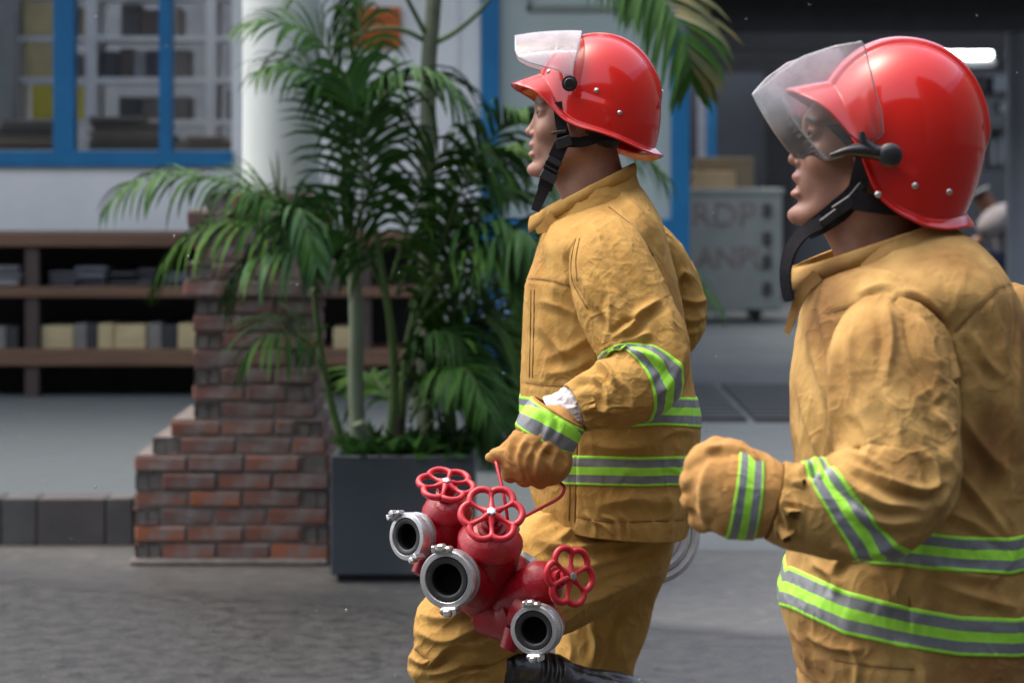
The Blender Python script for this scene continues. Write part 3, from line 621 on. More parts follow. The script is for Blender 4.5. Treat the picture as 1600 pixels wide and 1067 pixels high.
# ------------------------------------------------------------------ palms
LEAF = [M("palm_leaf_%d" % i, c, c2, rough=.55, scale=6, spec=.12) for i, (c, c2) in enumerate((((.040, .112, .018), (.027, .080, .014)), ((.030, .088, .019), (.019, .060, .014)), ((.076, .170, .026), (.050, .122, .022)), ((.062, .140, .052), (.043, .104, .042))))]
YELL = M("palm_leaf_yellowing", (.13, .115, .02), (.05, .07, .018), rough=.45, scale=9)
STEM = M("palm_stem", (.15, .19, .13), (.10, .13, .07), rough=.6, scale=5, stretch=(1, 1, .6), c3=(.24, .26, .22), s3=4, c3range=(.5, .7))
STEMG = M("palm_petiole", (.07, .13, .03), (.05, .09, .025), rough=.5); STEMB = M("palm_bark", (.09, .075, .05), (.05, .045, .035), rough=.8, bump=.4, bscale=30)
def frond(parent, pts, leaf_len, mats, seed, n=30, droop=.5, t0=.22, wid=.013, rach=.007, side=None, name='frond', spread=1.0, edge=None):
    """pts: (px, py, Y) along the midrib; leaflets are folded blades that hang from both sides"""
    n = int(n * 1.12); wid = wid * .66
    r = random.Random(seed); K = crom(np.array([P(*p) for p in pts]), 60); T = unit(np.gradient(K, axis=0)); m = MB()
    m.tube(K[::3], np.linspace(rach, rach * .25, len(K[::3])), 6)
    sd = np.cross(T, np.array([0, 0, 1.0])); ln = np.linalg.norm(sd, axis=1, keepdims=True); sd = np.where(ln < .15, np.array(side if side is not None else (0, 1, 0)), sd / np.maximum(ln, 1e-6))
    if side is not None: sd = unit(np.array(side)[None] - T * (T @ np.array(side))[:, None])
    for k in range(n):
        u = t0 + (1 - t0) * (k + r.random() * .5) / n; i = min(59, int(u * 59)); tt = (u - t0) / (1 - t0)
        L = leaf_len * (.35 + .65 * math.sin(math.pi * min(1, .12 + tt * .86)) ** .8) * r.uniform(.85, 1.12)
        for s in (-1, 1):
            up = np.cross(sd[i], T[i]); up = up * (1 if up[2] >= 0 else -1)
            d = unit(sd[i] * s * spread + T[i] * (.45 + .9 * tt) + up * r.uniform(.05, .35) + np.array([r.uniform(-.12, .12), r.uniform(-.12, .12), r.uniform(-.1, .1)]))
            dr = droop * r.uniform(.6, 1.4); p = K[i].copy(); q = [p]
            seg = 5
            for j in range(seg):
                d = unit(d + np.array([0, 0, -1.0]) * dr * (.10 + .16 * j)); p = p + d * L / seg; q.append(p)
            q = np.array(q); tn = unit(np.gradient(q, axis=0)); ac = unit(np.cross(tn, up + 1e-3)); nn = np.cross(ac, tn)
            w = wid * r.uniform(.8, 1.2) * np.array([.45, .95, 1.0, .85, .55, .06])[:, None]
            A = q + ac * w + nn * w * .35; Bq = q - ac * w + nn * w * .35
            V = np.stack([A, q, Bq], 1).reshape(-1, 3); Fc = []
            for j in range(seg): Fc += [(3 * j, 3 * j + 3, 3 * j + 4, 3 * j + 1), (3 * j + 1, 3 * j + 4, 3 * j + 5, 3 * j + 2)]
            mi_ = 1 + r.choice((0, 0, 0, 1)) if len(mats) > 2 else 1
            if edge is not None and s == edge[0] and r.random() < edge[1]: mi_ = len(mats) - 1
            m.add(V, Fc, min(mi_, len(mats) - 1))
    return m.build(name, mats, parent, True)
def stem(parent, pts, r0, r1, mat, name='stem', rings=0):
    K = crom(np.array([P(*p) for p in pts]), 40); rr = np.linspace(r0, r1, 40)
    if rings: rr = rr * (1 + .05 * (np.arange(40) % (40 // rings) == 0))
    m = MB(); m.tube(K, rr, 12); return m.build(name, mat, parent, True)
GA, GB_, GC, GD_ = [STEMG, LEAF[0], LEAF[1]], [STEMG, LEAF[1], LEAF[1]], [STEMG, LEAF[2], LEAF[0]], [STEMG, LEAF[3], LEAF[0]]
p1 = empty('palm', P(560, 715, 8.8), "pale stemmed areca palm at the planter's left with fronds arching over the brick pier", 'palm', 'palms in the planter')
stem(p1, [(562, 725, 8.8), (556, 600, 8.8), (556, 480, 8.8), (548, 380, 8.8), (536, 280, 8.82)], .030, .019, STEM, rings=8)
stem(p1, [(596, 725, 8.78), (574, 690, 8.78), (560, 660, 8.76)], .026, .022, STEM, rings=3)
stem(p1, [(545, 720, 8.75), (520, 640, 8.72), (500, 540, 8.7), (490, 450, 8.7)], .016, .009, STEMG)
frond(p1, [(512, 420, 8.75), (470, 345, 8.6), (390, 298, 8.5), (280, 272, 8.45), (205, 290, 8.4), (172, 318, 8.4)], .26, GA, 1, n=34, droop=1.0, side=(0, 1, .25), wid=.011)
frond(p1, [(510, 430, 8.7), (450, 360, 8.55), (370, 345, 8.5), (300, 370, 8.45), (248, 435, 8.42)], .30, GC, 2, n=28, droop=.9, side=(.2, 1, .2))
frond(p1, [(505, 440, 8.65), (470, 395, 8.5), (430, 392, 8.45), (390, 412, 8.4), (362, 458, 8.38)], .26, GD_, 3, n=24, droop=1.1, side=(.3, .9, .2), wid=.015)
frond(p1, [(505, 430, 8.6), (470, 370, 8.5), (455, 340, 8.45), (470, 330, 8.4), (495, 420, 8.3)], .22, GD_, 4, n=20, droop=1.0, side=(.6, .8, 0))
frond(p1, [(515, 600, 8.7), (480, 535, 8.6), (440, 520, 8.5), (405, 535, 8.45), (382, 575, 8.45)], .22, GC, 5, n=20, droop=.9, side=(.2, 1, .2))
frond(p1, [(500, 460, 8.7), (440, 330, 8.65), (400, 305, 8.6), (370, 330, 8.6)], .20, GC, 45, n=18, droop=.5, side=(.3, .9, .3))
frond(p1, [(536, 300, 8.8), (530, 200, 8.75), (500, 130, 8.65), (450, 100, 8.6), (405, 112, 8.55)], .26, GA, 6, n=22, droop=.8, side=(.1, 1, .2))
frond(p1, [(538, 290, 8.8), (540, 180, 8.8), (505, 70, 8.75), (440, 35, 8.7), (375, 42, 8.7)], .22, GA, 7, n=22, droop=.6, side=(.2, .9, .3))
frond(p1, [(540, 290, 8.82), (565, 150, 8.85), (560, 30, 8.9), (520, -30, 8.9), (470, -20, 8.9)], .32, GC, 8, n=24, droop=.7, side=(.3, .9, .1))
frond(p1, [(545, 300, 8.8), (575, 190, 8.7), (620, 130, 8.65), (680, 120, 8.6), (725, 170, 8.55)], .34, GB_, 10, n=26, droop=.9, side=(.3, .9, 0))
frond(p1, [(560, 420, 8.75), (566, 300, 8.7), (560, 190, 8.65), (540, 110, 8.65)], .30, GA, 11, n=24, droop=.4, side=(1, .25, 0), wid=.012)
p2 = empty('palm', P(620, 715, 8.85), "yellow green stemmed bushy palm in the planter's middle with dark upright fronds", 'palm', 'palms in the planter')
stem(p2, [(606, 722, 8.85), (616, 620, 8.85), (612, 520, 8.83), (596, 420, 8.8), (585, 350, 8.78)], .020, .010, STEMG)
stem(p2, [(622, 722, 8.88), (630, 620, 8.88), (640, 520, 8.86), (668, 420, 8.82)], .019, .009, STEMG)
stem(p2, [(612, 722, 8.86), (616, 690, 8.86), (620, 650, 8.86)], .027, .022, STEMB)
R2 = random.Random(11)
up2 = [([(590, 420), (580, 280), (560, 180), (520, 130)], .36, GB_), ([(610, 440), (650, 320), (690, 240), (745, 235), (790, 290)], .34, GA), ([(620, 460), (680, 330), (740, 260), (800, 240), (850, 270)], .34, GC), ([(640, 480), (700, 360), (770, 310), (830, 320), (860, 370)], .32, GA), 
       ([(640, 520), (690, 430), (750, 390), (800, 410), (830, 470)], .30, GC), ([(640, 540), (680, 470), (700, 400), (720, 330)], .30, GC), ([(650, 560), (720, 480), (770, 470), (810, 520)], .28, GA), ([(645, 620), (690, 575), (730, 580), (760, 640)], .24, GA), ([(640, 640), (670, 590), (705, 580), (730, 650)], .26, GD_), ([(640, 650), (690, 620), (740, 640), (770, 700)], .22, GA),
       ([(660, 480), (720, 300), (780, 200), (820, 170)], .30, GA), ([(660, 500), (760, 400), (810, 360), (850, 400)], .30, GB_), ([(655, 540), (740, 520), (790, 540), (815, 590)], .26, GB_), ([(600, 460), (560, 380), (520, 350), (480, 370)], .26, GA), ([(630, 600), (660, 540), (700, 520), (740, 560)], .26, GB_), ([(650, 470), (720, 380), (790, 350), (840, 430)], .30, GB_)]
up2 += [([(640, 660), (670, 600), (715, 560), (770, 580), (800, 640)], .26, GC), ([(650, 640), (690, 540), (740, 500), (790, 520), (815, 570)], .28, GC), ([(630, 660), (600, 610), (580, 590), (555, 630)], .20, GC), ([(655, 680), (700, 640), (735, 640), (755, 690)], .20, GC), ([(645, 620), (700, 500), (760, 440), (815, 450), (840, 500)], .30, GA), ([(660, 600), (730, 560), (770, 600), (785, 660)], .24, GA)]
for k, (pp, L, mt) in enumerate(up2):
    yb_ = 8.85 + R2.uniform(-.05, .08); ye_ = yb_ + R2.uniform(-.45, .35); nP = len(pp)
    frond(p2, [(q[0], q[1], yb_ + (ye_ - yb_) * i / (nP - 1)) for i, q in enumerate(pp)], L, mt, 100 + k, n=26, droop=R2.uniform(.5, 1.0), side=(R2.uniform(.1, .8), R2.uniform(.5, 1), R2.uniform(0, .3)))
frond(p2, [(650, 520, 8.9), (760, 330, 9.1), (880, 230, 9.3), (980, 230, 9.4), (1042, 280, 9.4)], .30, GA, 150, n=26, droop=.9, side=(.2, 1, .1))
frond(p2, [(660, 560, 8.9), (800, 420, 9.2), (960, 385, 9.5), (1060, 410, 9.6), (1128, 485, 9.6)], .28, GA, 151, n=26, droop=.9, side=(.2, 1, .1))
p3 = empty('palm', P(668, 715, 9.05), "tall slender palm at the planter's right with bare trunk and frond hanging at the top", 'palm', 'palms in the planter')
stem(p3, [(664, 725, 9.0), (667, 500, 9.05), (668, 250, 9.1), (670, 100, 9.1), (676, 30, 9.1), (682, -60, 9.1)], .033, .026, M("palm_trunk_green", (.12, .15, .10), (.075, .095, .055), rough=.6, scale=4, stretch=(1, 1, 2)), 'trunk', rings=8)
for (pp) in ([(675, 70, 9.1), (712, 50, 9.05), (752, 15, 9.0), (800, -50, 9.0)], [(668, 66, 9.1), (630, 48, 9.05), (590, 46, 9.0), (545, 60, 9.0)], [(668, 60, 9.1), (650, 25, 9.05), (632, -10, 9.0), (600, -80, 9.0)]): stem(p3, pp, .010, .006, STEMG, 'petiole')
frond(p3, [(682, -40, 9.1), (760, -110, 8.9), (880, -120, 8.6), (985, -70, 8.4), (1046, 10, 8.3), (1076, 80, 8.25), (1080, 130, 8.25)], .29, [STEMG, LEAF[0], LEAF[0], YELL], 160, n=46, droop=.55, t0=.30, side=(1, .25, .3), wid=.016, edge=(1, .55))
frond(p3, [(682, -40, 9.1), (740, -140, 9.0), (830, -120, 8.9), (930, -60, 8.8), (985, 10, 8.8)], .26, GC, 161, n=30, droop=.7, side=(.6, .8, .2))
frond(p3, [(680, -30, 9.1), (650, -60, 9.2), (600, -70, 9.3), (560, -20, 9.3), (540, 70, 9.3)], .26, GB_, 163, n=30, droop=.8, side=(.5, .8, .1))
# low ground cover in the planter
LV = MB(); r = random.Random(5)
for k in range(420):
    bx, by, bz = r.uniform(x0 + .05, x1 - .05), r.uniform(y0 + .04, y1 - .04), zt_ - .04
    d = unit(np.array([r.uniform(-.7, .7), r.uniform(-.8, .5), r.uniform(.4, 1)])); L = r.uniform(.07, .20); s = unit(np.cross(d, (r.uniform(-1, 1), r.uniform(-1, 1), .3))) * r.uniform(.008, .02); q = np.array([bx, by, bz])
    LV.add([q, q + d * L * .45 + s, q + d * L - np.array([0, 0, L * .25]), q + d * L * .45 - s], [(0, 1, 2, 3)], r.randrange(2))
tag(LV.build('ground_cover', [LEAF[1], LEAF[0]], None, True), "dark leafy ground cover at the palm stems' foot", 'plants', kind='stuff')
# blue tarpaulin bundle behind the palms
tp = MB(); TARP = M("blue_plastic_sheet", (.010, .12, .34), (.008, .09, .27), rough=.35, scale=8)
g = np.zeros((26, 40, 3)); c0 = P(790, 560, 11.2)
for i in range(26):
    for j in range(40):
        a = 2 * math.pi * j / 40; u = i / 25.; rr = .04 + .17 * math.sin(math.pi * min(.97, u * .95 + .03)) ** .7; rr *= 1 + .16 * math.sin(a * 5 + u * 7) + .1 * math.sin(a * 9 - u * 5)
        g[i, j] = c0 + [rr * math.cos(a), rr * math.sin(a) * .8, -.16 + .42 * u]
o = mesh('tarpaulin', g.reshape(-1, 3), grid_faces(26, 40), TARP, None, True); tag(o, "crumpled bright blue plastic sheet bundle behind the palms, by the first jacket's chest", 'tarpaulin')
b = MB(); b.box((c0[0] - .16, 11.0, ZP - .1), (c0[0] + .16, 11.35, c0[2] - .15), bev=.02); tag(b.build('concrete_block', PAVE, None), "grey concrete block under the blue plastic sheet behind the planter", 'block')
# ------------------------------------------------------------------ people: cloth lofts, heads, gloves, helmets
def thetas(nv, near=.72, start=math.pi):
    """section angles; most samples on the half that faces the street"""
    k = int(nv * near); a = np.linspace(math.pi, 2 * math.pi, k, endpoint=False); b = np.linspace(0, math.pi, nv - k, endpoint=False)
    return np.concatenate([a, b + 2 * math.pi])
def superell(th, e):
    c, s = np.cos(th), np.sin(th)
    return np.sign(c) * np.abs(c) ** (2 / e), np.sign(s) * np.abs(s) ** (2 / e)
def wrinkle(G, amp, sc_, seed, stretch=(1, 1, 1), fine=.4):
    q = G * np.array(stretch) / sc_
    n = pnoise(q + 3 * pnoise(q * .5, seed + 9)[..., None] * .25, seed); r = (1 - np.abs(n) * 1.6); r = np.clip(r, 0, 1) ** 2
    n2 = pnoise(q * 2.3, seed + 3)
    out = amp * .62 * (r - .45 + fine * n2)
    # sharp creases that come in patches, at two sizes
    for k, (sz, a) in enumerate(((.9, .55), (.42, .30))):
        qq = G * np.array(stretch) / (sc_ * sz) + 1.1 * pnoise(G / (sc_ * 1.3), seed + 31 + k)[..., None]
        c = np.clip(1 - np.abs(pnoise(qq, seed + 21 + k)) * 4.2, 0, 1) ** 1.4
        msk = np.clip(pnoise(G / (sc_ * 1.6), seed + 41 + k) * 2.2 + .35, 0, 1)
        out = out + amp * a * 1.25 * c * msk
    return out
def torso_loft(st, nu, nv, e=2.35, warp=None):
    """st rows: Lx,Ly,Rx,Ry (photo px), half depth m, centre Y"""
    K = crom(np.array([[s[0], s[1], s[2] * 0, s[2], s[3], s[4], s[5]] for s in st], float)[:, [0, 1, 2, 3, 4, 5, 6]], nu)
    th = thetas(nv); cx, sx = superell(th, e)
    G = np.zeros((nu, nv, 3))
    for i in range(nu):
        lx, ly, _, rx, ry, b, Y = K[i]
        L, Rr = P(lx, ly, Y), P(rx, ry, Y); c = (L + Rr) / 2; N = (Rr - L) / 2
        G[i] = c + cx[:, None] * N + sx[:, None] * np.array([0, b, 0])
    return G, th
def limb_loft(st, nu, nv, e=2.15):
    """st rows: centre px x, y, Y, half width m (in the picture's plane), half depth m"""
    K = crom(np.array([list(P(s[0], s[1], s[2])) + [s[3], s[4]] for s in st]), nu)
    C = K[:, :3]; T = unit(np.gradient(C, axis=0))
    ker = np.ones(9) / 9; Tp = np.pad(T, ((4, 4), (0, 0)), mode='edge'); T = unit(np.stack([np.convolve(Tp[:, k], ker, 'valid') for k in range(3)], -1))
    B = np.array([0, 1., 0]) - T * T[:, 1:2]; B = unit(B); N = np.cross(B, T)
    th = thetas(nv); cx, sx = superell(th, e)
    G = C[:, None] + cx[None, :, None] * (N * K[:, 3:4])[:, None] + sx[None, :, None] * (B * K[:, 4:5])[:, None]
    return G, th
def outward(G):
    n = normals(G); c = G.mean(1, keepdims=True)
    if np.sum(n * (G - c)) < 0: n = -n
    return n
def loft_mesh(name, G, mat, parent, cap=True):
    nu, nv = G.shape[:2]; V = G.reshape(-1, 3)
    n = normals(G); flip = np.sum(n * (G - G.mean(1, keepdims=True))) < 0
    Fq = grid_faces(nu, nv, True, not flip if False else flip)
    return mesh(name, V, Fq, mat, parent, True)
def surf_u(G, t):
    """rows of the lofted surface at fractional rows t (m, nv)"""
    nu = G.shape[0]; t = np.clip(t, 0, nu - 1.001); i = t.astype(int); f = (t - i)[..., None]
    j = np.arange(G.shape[1])[None, :]
    return G[i, j] * (1 - f) + G[i + 1, j] * f
def seams(G, folds, parent):
    """stitched seams: a fine thread laid in each narrow groove of the fold list"""
    px = project(G); N = outward(G); near = N[..., 1] < .1
    for f in folds:
        if f[2] > 3.4: continue
        pts = crom(np.column_stack([np.array(f[0], float), np.zeros(len(f[0]))]), 14 * len(f[0]))[:, :2]; W = []
        for p in pts:
            d = ((px - p) ** 2).sum(-1) + np.where(near, 0, 1e9); k = np.unravel_index(np.argmin(d), d.shape)
            if d[k] < 16: W.append(G[k] + N[k] * .0006)
        if len(W) > 6:
            W = np.array(W); ker = np.ones(5) / 5; Wp = np.pad(W, ((2, 2), (0, 0)), mode='edge'); W = np.stack([np.convolve(Wp[:, i], ker, 'valid') for i in range(3)], -1)
            m = MB(); m.tube(W, .0011, 5); m.build('seam', SEAM, parent, True)
STRIPE = [(0, .09, 0), (.09, .36, 1), (.36, .64, 0), (.64, .91, 1), (.91, 1.0, 0)]
def stripe(G, t0, t1, parent, name='reflective_stripe', off=.0022, pattern=STRIPE, cols=None, rows=22):
    """a sewn-on tape: follows the cloth between rows t0 and t1 (arrays over the section)"""
    nv = G.shape[1]; N = outward(G)
    s = np.unique(np.concatenate([np.linspace(0, 1, rows)] + [[a, b] for a, b, _ in pattern]))
    T = t0[None, :] + (t1 - t0)[None, :] * s[:, None]
    S = surf_u(G, T) + surf_u(N, T) * off
    lo = surf_u(G, T[:1]) - surf_u(N, T[:1]) * .001; hi = surf_u(G, T[-1:]) - surf_u(N, T[-1:]) * .001
    S = np.concatenate([lo, S, hi]); mid = np.concatenate([[s[0]], (s[1:] + s[:-1]) / 2, [s[-1]]])
    mi = []
    for v in mid:
        k = [m for a, b, m in pattern if a <= v <= b]; mi.append(k[0] if k else 0)
    nn = normals(S); flip = np.sum(nn * (S - G.mean((0, 1)))) < 0
    if cols is not None:
        S = S[:, cols]; Fq = grid_faces(S.shape[0], S.shape[1], False, flip); mi = np.repeat(mi, S.shape[1] - 1)
    else:
        Fq = grid_faces(S.shape[0], nv, True, flip); mi = np.repeat(mi, nv)
    return mesh(name, S.reshape(-1, 3), Fq, [LIME, SILV], parent, True, mi)
def rows_at_py(G, f):
    """for every section angle the row where the outer (near) side crosses the photo line y=f(x); the far half mirrors it"""
    px = project(G); nv = G.shape[1]; out = np.zeros(nv)
    for j in range(nv):
        d = px[:, j, 1] - f(px[:, j, 0]); k = np.where((d[:-1] < 0) & (d[1:] >= 0))[0]
        out[j] = np.nan if len(k) == 0 else k[-1] + d[k[-1]] / (d[k[-1]] - d[k[-1] + 1])
    return out
def line(pts):
    x = [p[0] for p in pts]; y = [p[1] for p in pts]
    return lambda q: np.interp(q, x, y)
# ---- head -------------------------------------------------------------
def rot_y(a):
    c, s = math.cos(a), math.sin(a); return np.array([[c, 0, s], [0, 1, 0], [-s, 0, c]])
def head(parent, origin, scale, skin, mouth=0.0, tilt=0.0, neck_to=(-62, 0, -190), yaw=0.0, jaw=0.0):
    """local mm: +x is the way the face looks, y across, z up; origin near the ear"""
    def fn(p):
        q = p.copy(); q[..., 1] = np.abs(q[..., 1])
        d = sd_ell(q, (-16, 0, 30), (84, 71, 72))
        d = smin(d, sd_ell(q, (30, 0, -22), (49, 55, 78)), 26)
        d = smin(d, sd_cap(q, (-8, 48, -52), (62, 15, -88 - jaw), 16, 15), 22)
        d = smin(d, sd_ell(q, (75, 0, -88 - jaw), (16, 19, 14)), 12)
        d = smin(d, sd_ell(q, (52, 38, -12), (20, 18, 20)), 16)
        d = smin(d, sd_ell(q, (60, 20, 40), (13, 28, 9)), 12)
        d = smin(d, sd_ell(q, (46, 0, 46), (22, 42, 24)), 18)
        d = smin(d, sd_ell(q, (63, 0, -46), (18, 29, 26)), 14)
        d = smax(d, -sd_ell(q, (80, 31, 23), (17, 16, 11)), 9)
        d = smin(d, sd_cap(q, (62, 0, 26), (84, 0, -13), 6, 8.5), 8)
        d = smin(d, sd_ell(q, (85.5, 0, -14), (8, 8.5, 7)), 5)
        d = smin(d, sd_ell(q, (77, 12.5, -18), (8.5, 6.5, 6.5)), 4)
        d = smax(d, -sd_ell(q, (81, 6.5, -25), (5, 3, 4)), 2)
        d = smin(d, sd_ell(q, (79, 0, -39 + mouth * .2), (8.5, 20, 5.5)), 6)
        d = smin(d, sd_ell(q, (79, 0, -57 - mouth), (9, 18, 6)), 6)
        d = smax(d, -sd_ell(q, (92, 0, -48 - mouth * .4), (17, 25, 1.3 + mouth * .6)), 2.2)
        d = smax(d, -sd_ell(q, (93, 0, -70 - mouth - jaw * .5), (7, 18, 5)), 7)
        # eyelids with a narrow slit
        d = smin(d, sd_ell(q, (60, 31, 23), (13.5, 16, 12.5)), 5)
        d = smax(d, -sd_ell(q, (76, 31.5, 22.5), (12, 14.5, 3.0)), 1.2)
        # ear
        e = sd_ell(q, (-4, 73, -4), (17, 6, 31), rot_y(.22)); e = smax(e, -sd_ell(q, (0, 81, 2), (10, 6, 19), rot_y(.22)), 3)
        d = smin(d, e, 4)
        d = smin(d, sd_cap(q, (-22, 0, -35), neck_to, 57, 60), 22)
        d = smin(d, sd_cap(q, (30, 0, -95), (neck_to[0] + 52, 0, neck_to[2] + 20), 16, 14), 26)
        return d
    V, Q = nets(fn, (-150, -98, min(neck_to[2], -150) - 10), (112, 98, 135), 2.4)
    # smooth once
    ang = np.array(rot_y(tilt)); cy, sy = math.cos(yaw), math.sin(yaw)
    lip = np.exp(-((V[:, 0] - 88) / 14) ** 2 - (np.minimum(np.abs(V[:, 2] + 39 - mouth * .2), np.abs(V[:, 2] + 57 + mouth)) / 6.5) ** 2 - (V[:, 1] / 17) ** 4)
    brow = np.exp(-((V[:, 2] - 43 + .10 * (np.abs(V[:, 1]) - 30)) / 4.2) ** 2 - ((np.abs(V[:, 1]) - 31) / 20) ** 4) * (V[:, 0] > 40)
    lash = np.exp(-((V[:, 2] - 25.5) / 2.8) ** 2 - ((np.abs(V[:, 1]) - 31) / 15) ** 4) * (V[:, 0] > 55)
    stub = np.exp(-((V[:, 2] + 62) / 30) ** 2) * (V[:, 0] > 25) * .25 * np.clip(1 - lip * 2, 0, 1)
    def place(W):
        W = np.asarray(W, float) @ ang.T
        x, y, z = W[:, 0], W[:, 1], W[:, 2]
        fx = -(x * cy - y * sy); fy = x * sy + y * cy
        return np.array(origin) + np.stack([fx, -fy, z], -1) * .001 * scale
    o = mesh('body', place(V), Q, skin, parent, True)
    for nme, arr in (('lip', lip * .45), ('brow', np.clip(brow * 1.1 + lash * 1.0, 0, 1)), ('stubble', stub)):
        at = o.data.attributes.new(nme, 'FLOAT', 'POINT'); at.data.foreach_set('value', arr.astype(np.float32))
    for s in (-1, 1):
        eb = MB(); a = np.linspace(0, math.pi, 13)
        eb.lathe((0, 0, 0), (1, .12 * s, 0), [(-12 * math.cos(t), 12 * math.sin(t)) for t in a], 20)
        V2 = place(np.array(eb.V) + np.array([60.5, 31 * s, 23]))
        loc = np.array(eb.V) @ np.array([1, .12 * s, -.05]); f_mi = [1 if np.mean([loc[i] for i in f]) > 8.2 else 0 for f in eb.F]
        mesh('eye', V2, eb.F, [EYEW, EYEB], parent, True, f_mi)
    # hair below the helmet's rim: nape, sideburns, a short fringe
    def hf(p):
        q = p.copy(); q[..., 1] = np.abs(q[..., 1])
        d = sd_ell(q, (-15, 0, 40), (95, 77, 87))
        d = smin(d, sd_ell(q, (-52, 0, -22), (40, 60, 38)), 24)
        d = np.maximum(d, q[..., 0] * .8 - 12 - (q[..., 2]) * .75)
        d = np.maximum(d, -sd_ell(q, (-2, 75, -8), (19, 30, 34))); d = np.maximum(d, q[..., 2] - 38)
        return d + 1.5 * np.sin(q[..., 1] * .5 + 2 * np.sin(q[..., 2] * .11)) * .6
    V3, Q3 = nets(hf, (-125, -90, -80), (100, 90, 134), 4.0)
    mesh('hair', place(V3), Q3, HAIR, parent, True)
    return place
for s_, lipc in ((SKIN1, (.36, .13, .11)), (SKIN2, (.46, .17, .15))):
    tint(s_, 'stubble', (.16, .10, .085)); tint(s_, 'lip', lipc); tint(s_, 'brow', (.02, .015, .012))
# ---- helmet ------------------------------------------------------------
ZR = ([0, 20, 35, 45, 55, 70, 90, 110, 130, 150, 180], [116, 120, 133, 155, 178, 193, 203, 214, 226, 233, 232])
FO = ([0, 20, 35, 50, 70, 90, 120, 150, 180], [45, 39, 24, 10, 7, 6, 9, 10, 12])
FD = ([0, 20, 35, 50, 70, 90, 120, 150, 180], [16, 15, 11, 8, 7, 6, 8, 9, 11])
def helmet_surface(ZR=ZR, nphi=220, ns=90):
    """local photo pixels about the crown's centre: +x back, y across (m later), z up"""
    ph = np.linspace(0, 2 * math.pi, nphi, endpoint=False); deg = np.degrees(np.minimum(ph, 2 * math.pi - ph))
    a, b, c = 98., 84., 114.
    def sm(tab):
        K = np.interp(np.linspace(0, 180, 181), *tab); ker = np.exp(-(np.arange(-14, 15) / 6.) ** 2); ker /= ker.sum()
        return np.interp(deg, np.arange(181), np.convolve(np.pad(K, 14, mode='reflect'), ker, 'valid'))
    zr = 170 - sm(ZR); fo = sm(FO); fd = sm(FD)
    psr = np.where(zr > 0, np.arccos(np.clip(zr / c, -1, 1)), math.pi / 2 - zr / c)
    s = np.linspace(0.001, 1, ns)[:, None]; ps = s * psr[None]
    z = np.where(ps < math.pi / 2, c * np.cos(ps), -c * (ps - math.pi / 2))
    r = np.where(ps < math.pi / 2, np.sin(np.minimum(ps, math.pi / 2)) ** .93, 1 - .30 * (np.maximum(ps - math.pi / 2, 0)) ** 2)
    kk = np.exp(-(np.arange(-9, 10) / 4.5) ** 2); kk /= kk.sum()
    w_ = np.clip((np.arange(ns) - 14) / 10., 0, 1)[:, None]
    rp = np.pad(r, ((9, 0), (0, 0)), mode='reflect'); rp = np.concatenate([rp, r[-1:] + (r[-1:] - r[-2:-1]) * np.arange(1, 10)[:, None]])
    r = r * (1 - w_) + w_ * np.stack([np.convolve(rp[:, j], kk, 'valid') for j in range(nphi)], 1)
    # ear bulge and crest
    dn = np.degrees(ph)[None]; dm = np.minimum(dn, 360 - dn)
    hgt = (z - zr[None])
    sst = lambda x: np.clip(x, 0, 1) ** 2 * (3 - 2 * np.clip(x, 0, 1))
    ear = sst((dm - 50) / 14) * sst((116 - dm - .25 * hgt) / 14) * sst((50 - hgt) / 16) * 2.6
    x = -(a * r + ear) * np.cos(ph)[None]; y = (b * r + ear) * np.sin(ph)[None]
    crest = sst((25 - np.abs(y)) / 5) * sst((z - 0) / 30) * 5.0
    nx = unit(np.stack([x / a**2, y / b**2, np.maximum(z, 0) / c**2], -1))
    G = np.stack([x, y, z], -1) + nx * crest[..., None]
    k = np.linspace(0, 1, 15)[1:, None]
    e = np.stack([-(np.cos(ph)), np.sin(ph), 0 * ph], -1)
    rim = [G[-1] + e * (fo * t ** 1.25)[:, None] + np.array([0, 0, -1]) * (fd * (t * .55 + .45 * t ** 2) if True else 0)[:, None] for t in k[:, 0]]
    # turned lip
    rim.append(rim[-1] + np.array([0, 0, -1]) * 2.0 + e * .6)
    return np.concatenate([G, np.array(rim)]), ph
def to_world(G, cpx, cpy, Y, mpp, ang, roll=0.0):
    """local helmet pixels -> world; ang>0 tips the face up"""
    cr, sr = math.cos(roll), math.sin(roll)
    G = np.stack([G[..., 0], G[..., 1] * cr + G[..., 2] * sr, G[..., 2] * cr - G[..., 1] * sr], -1)
    c, s = math.cos(ang), math.sin(ang)
    x = G[..., 0] * c + G[..., 2] * s; z = -G[..., 0] * s + G[..., 2] * c
    o = P(cpx, cpy, Y)
    return np.stack([o[0] + x * mpp, o[1] + G[..., 1] * mpp, o[2] + z * mpp], -1)
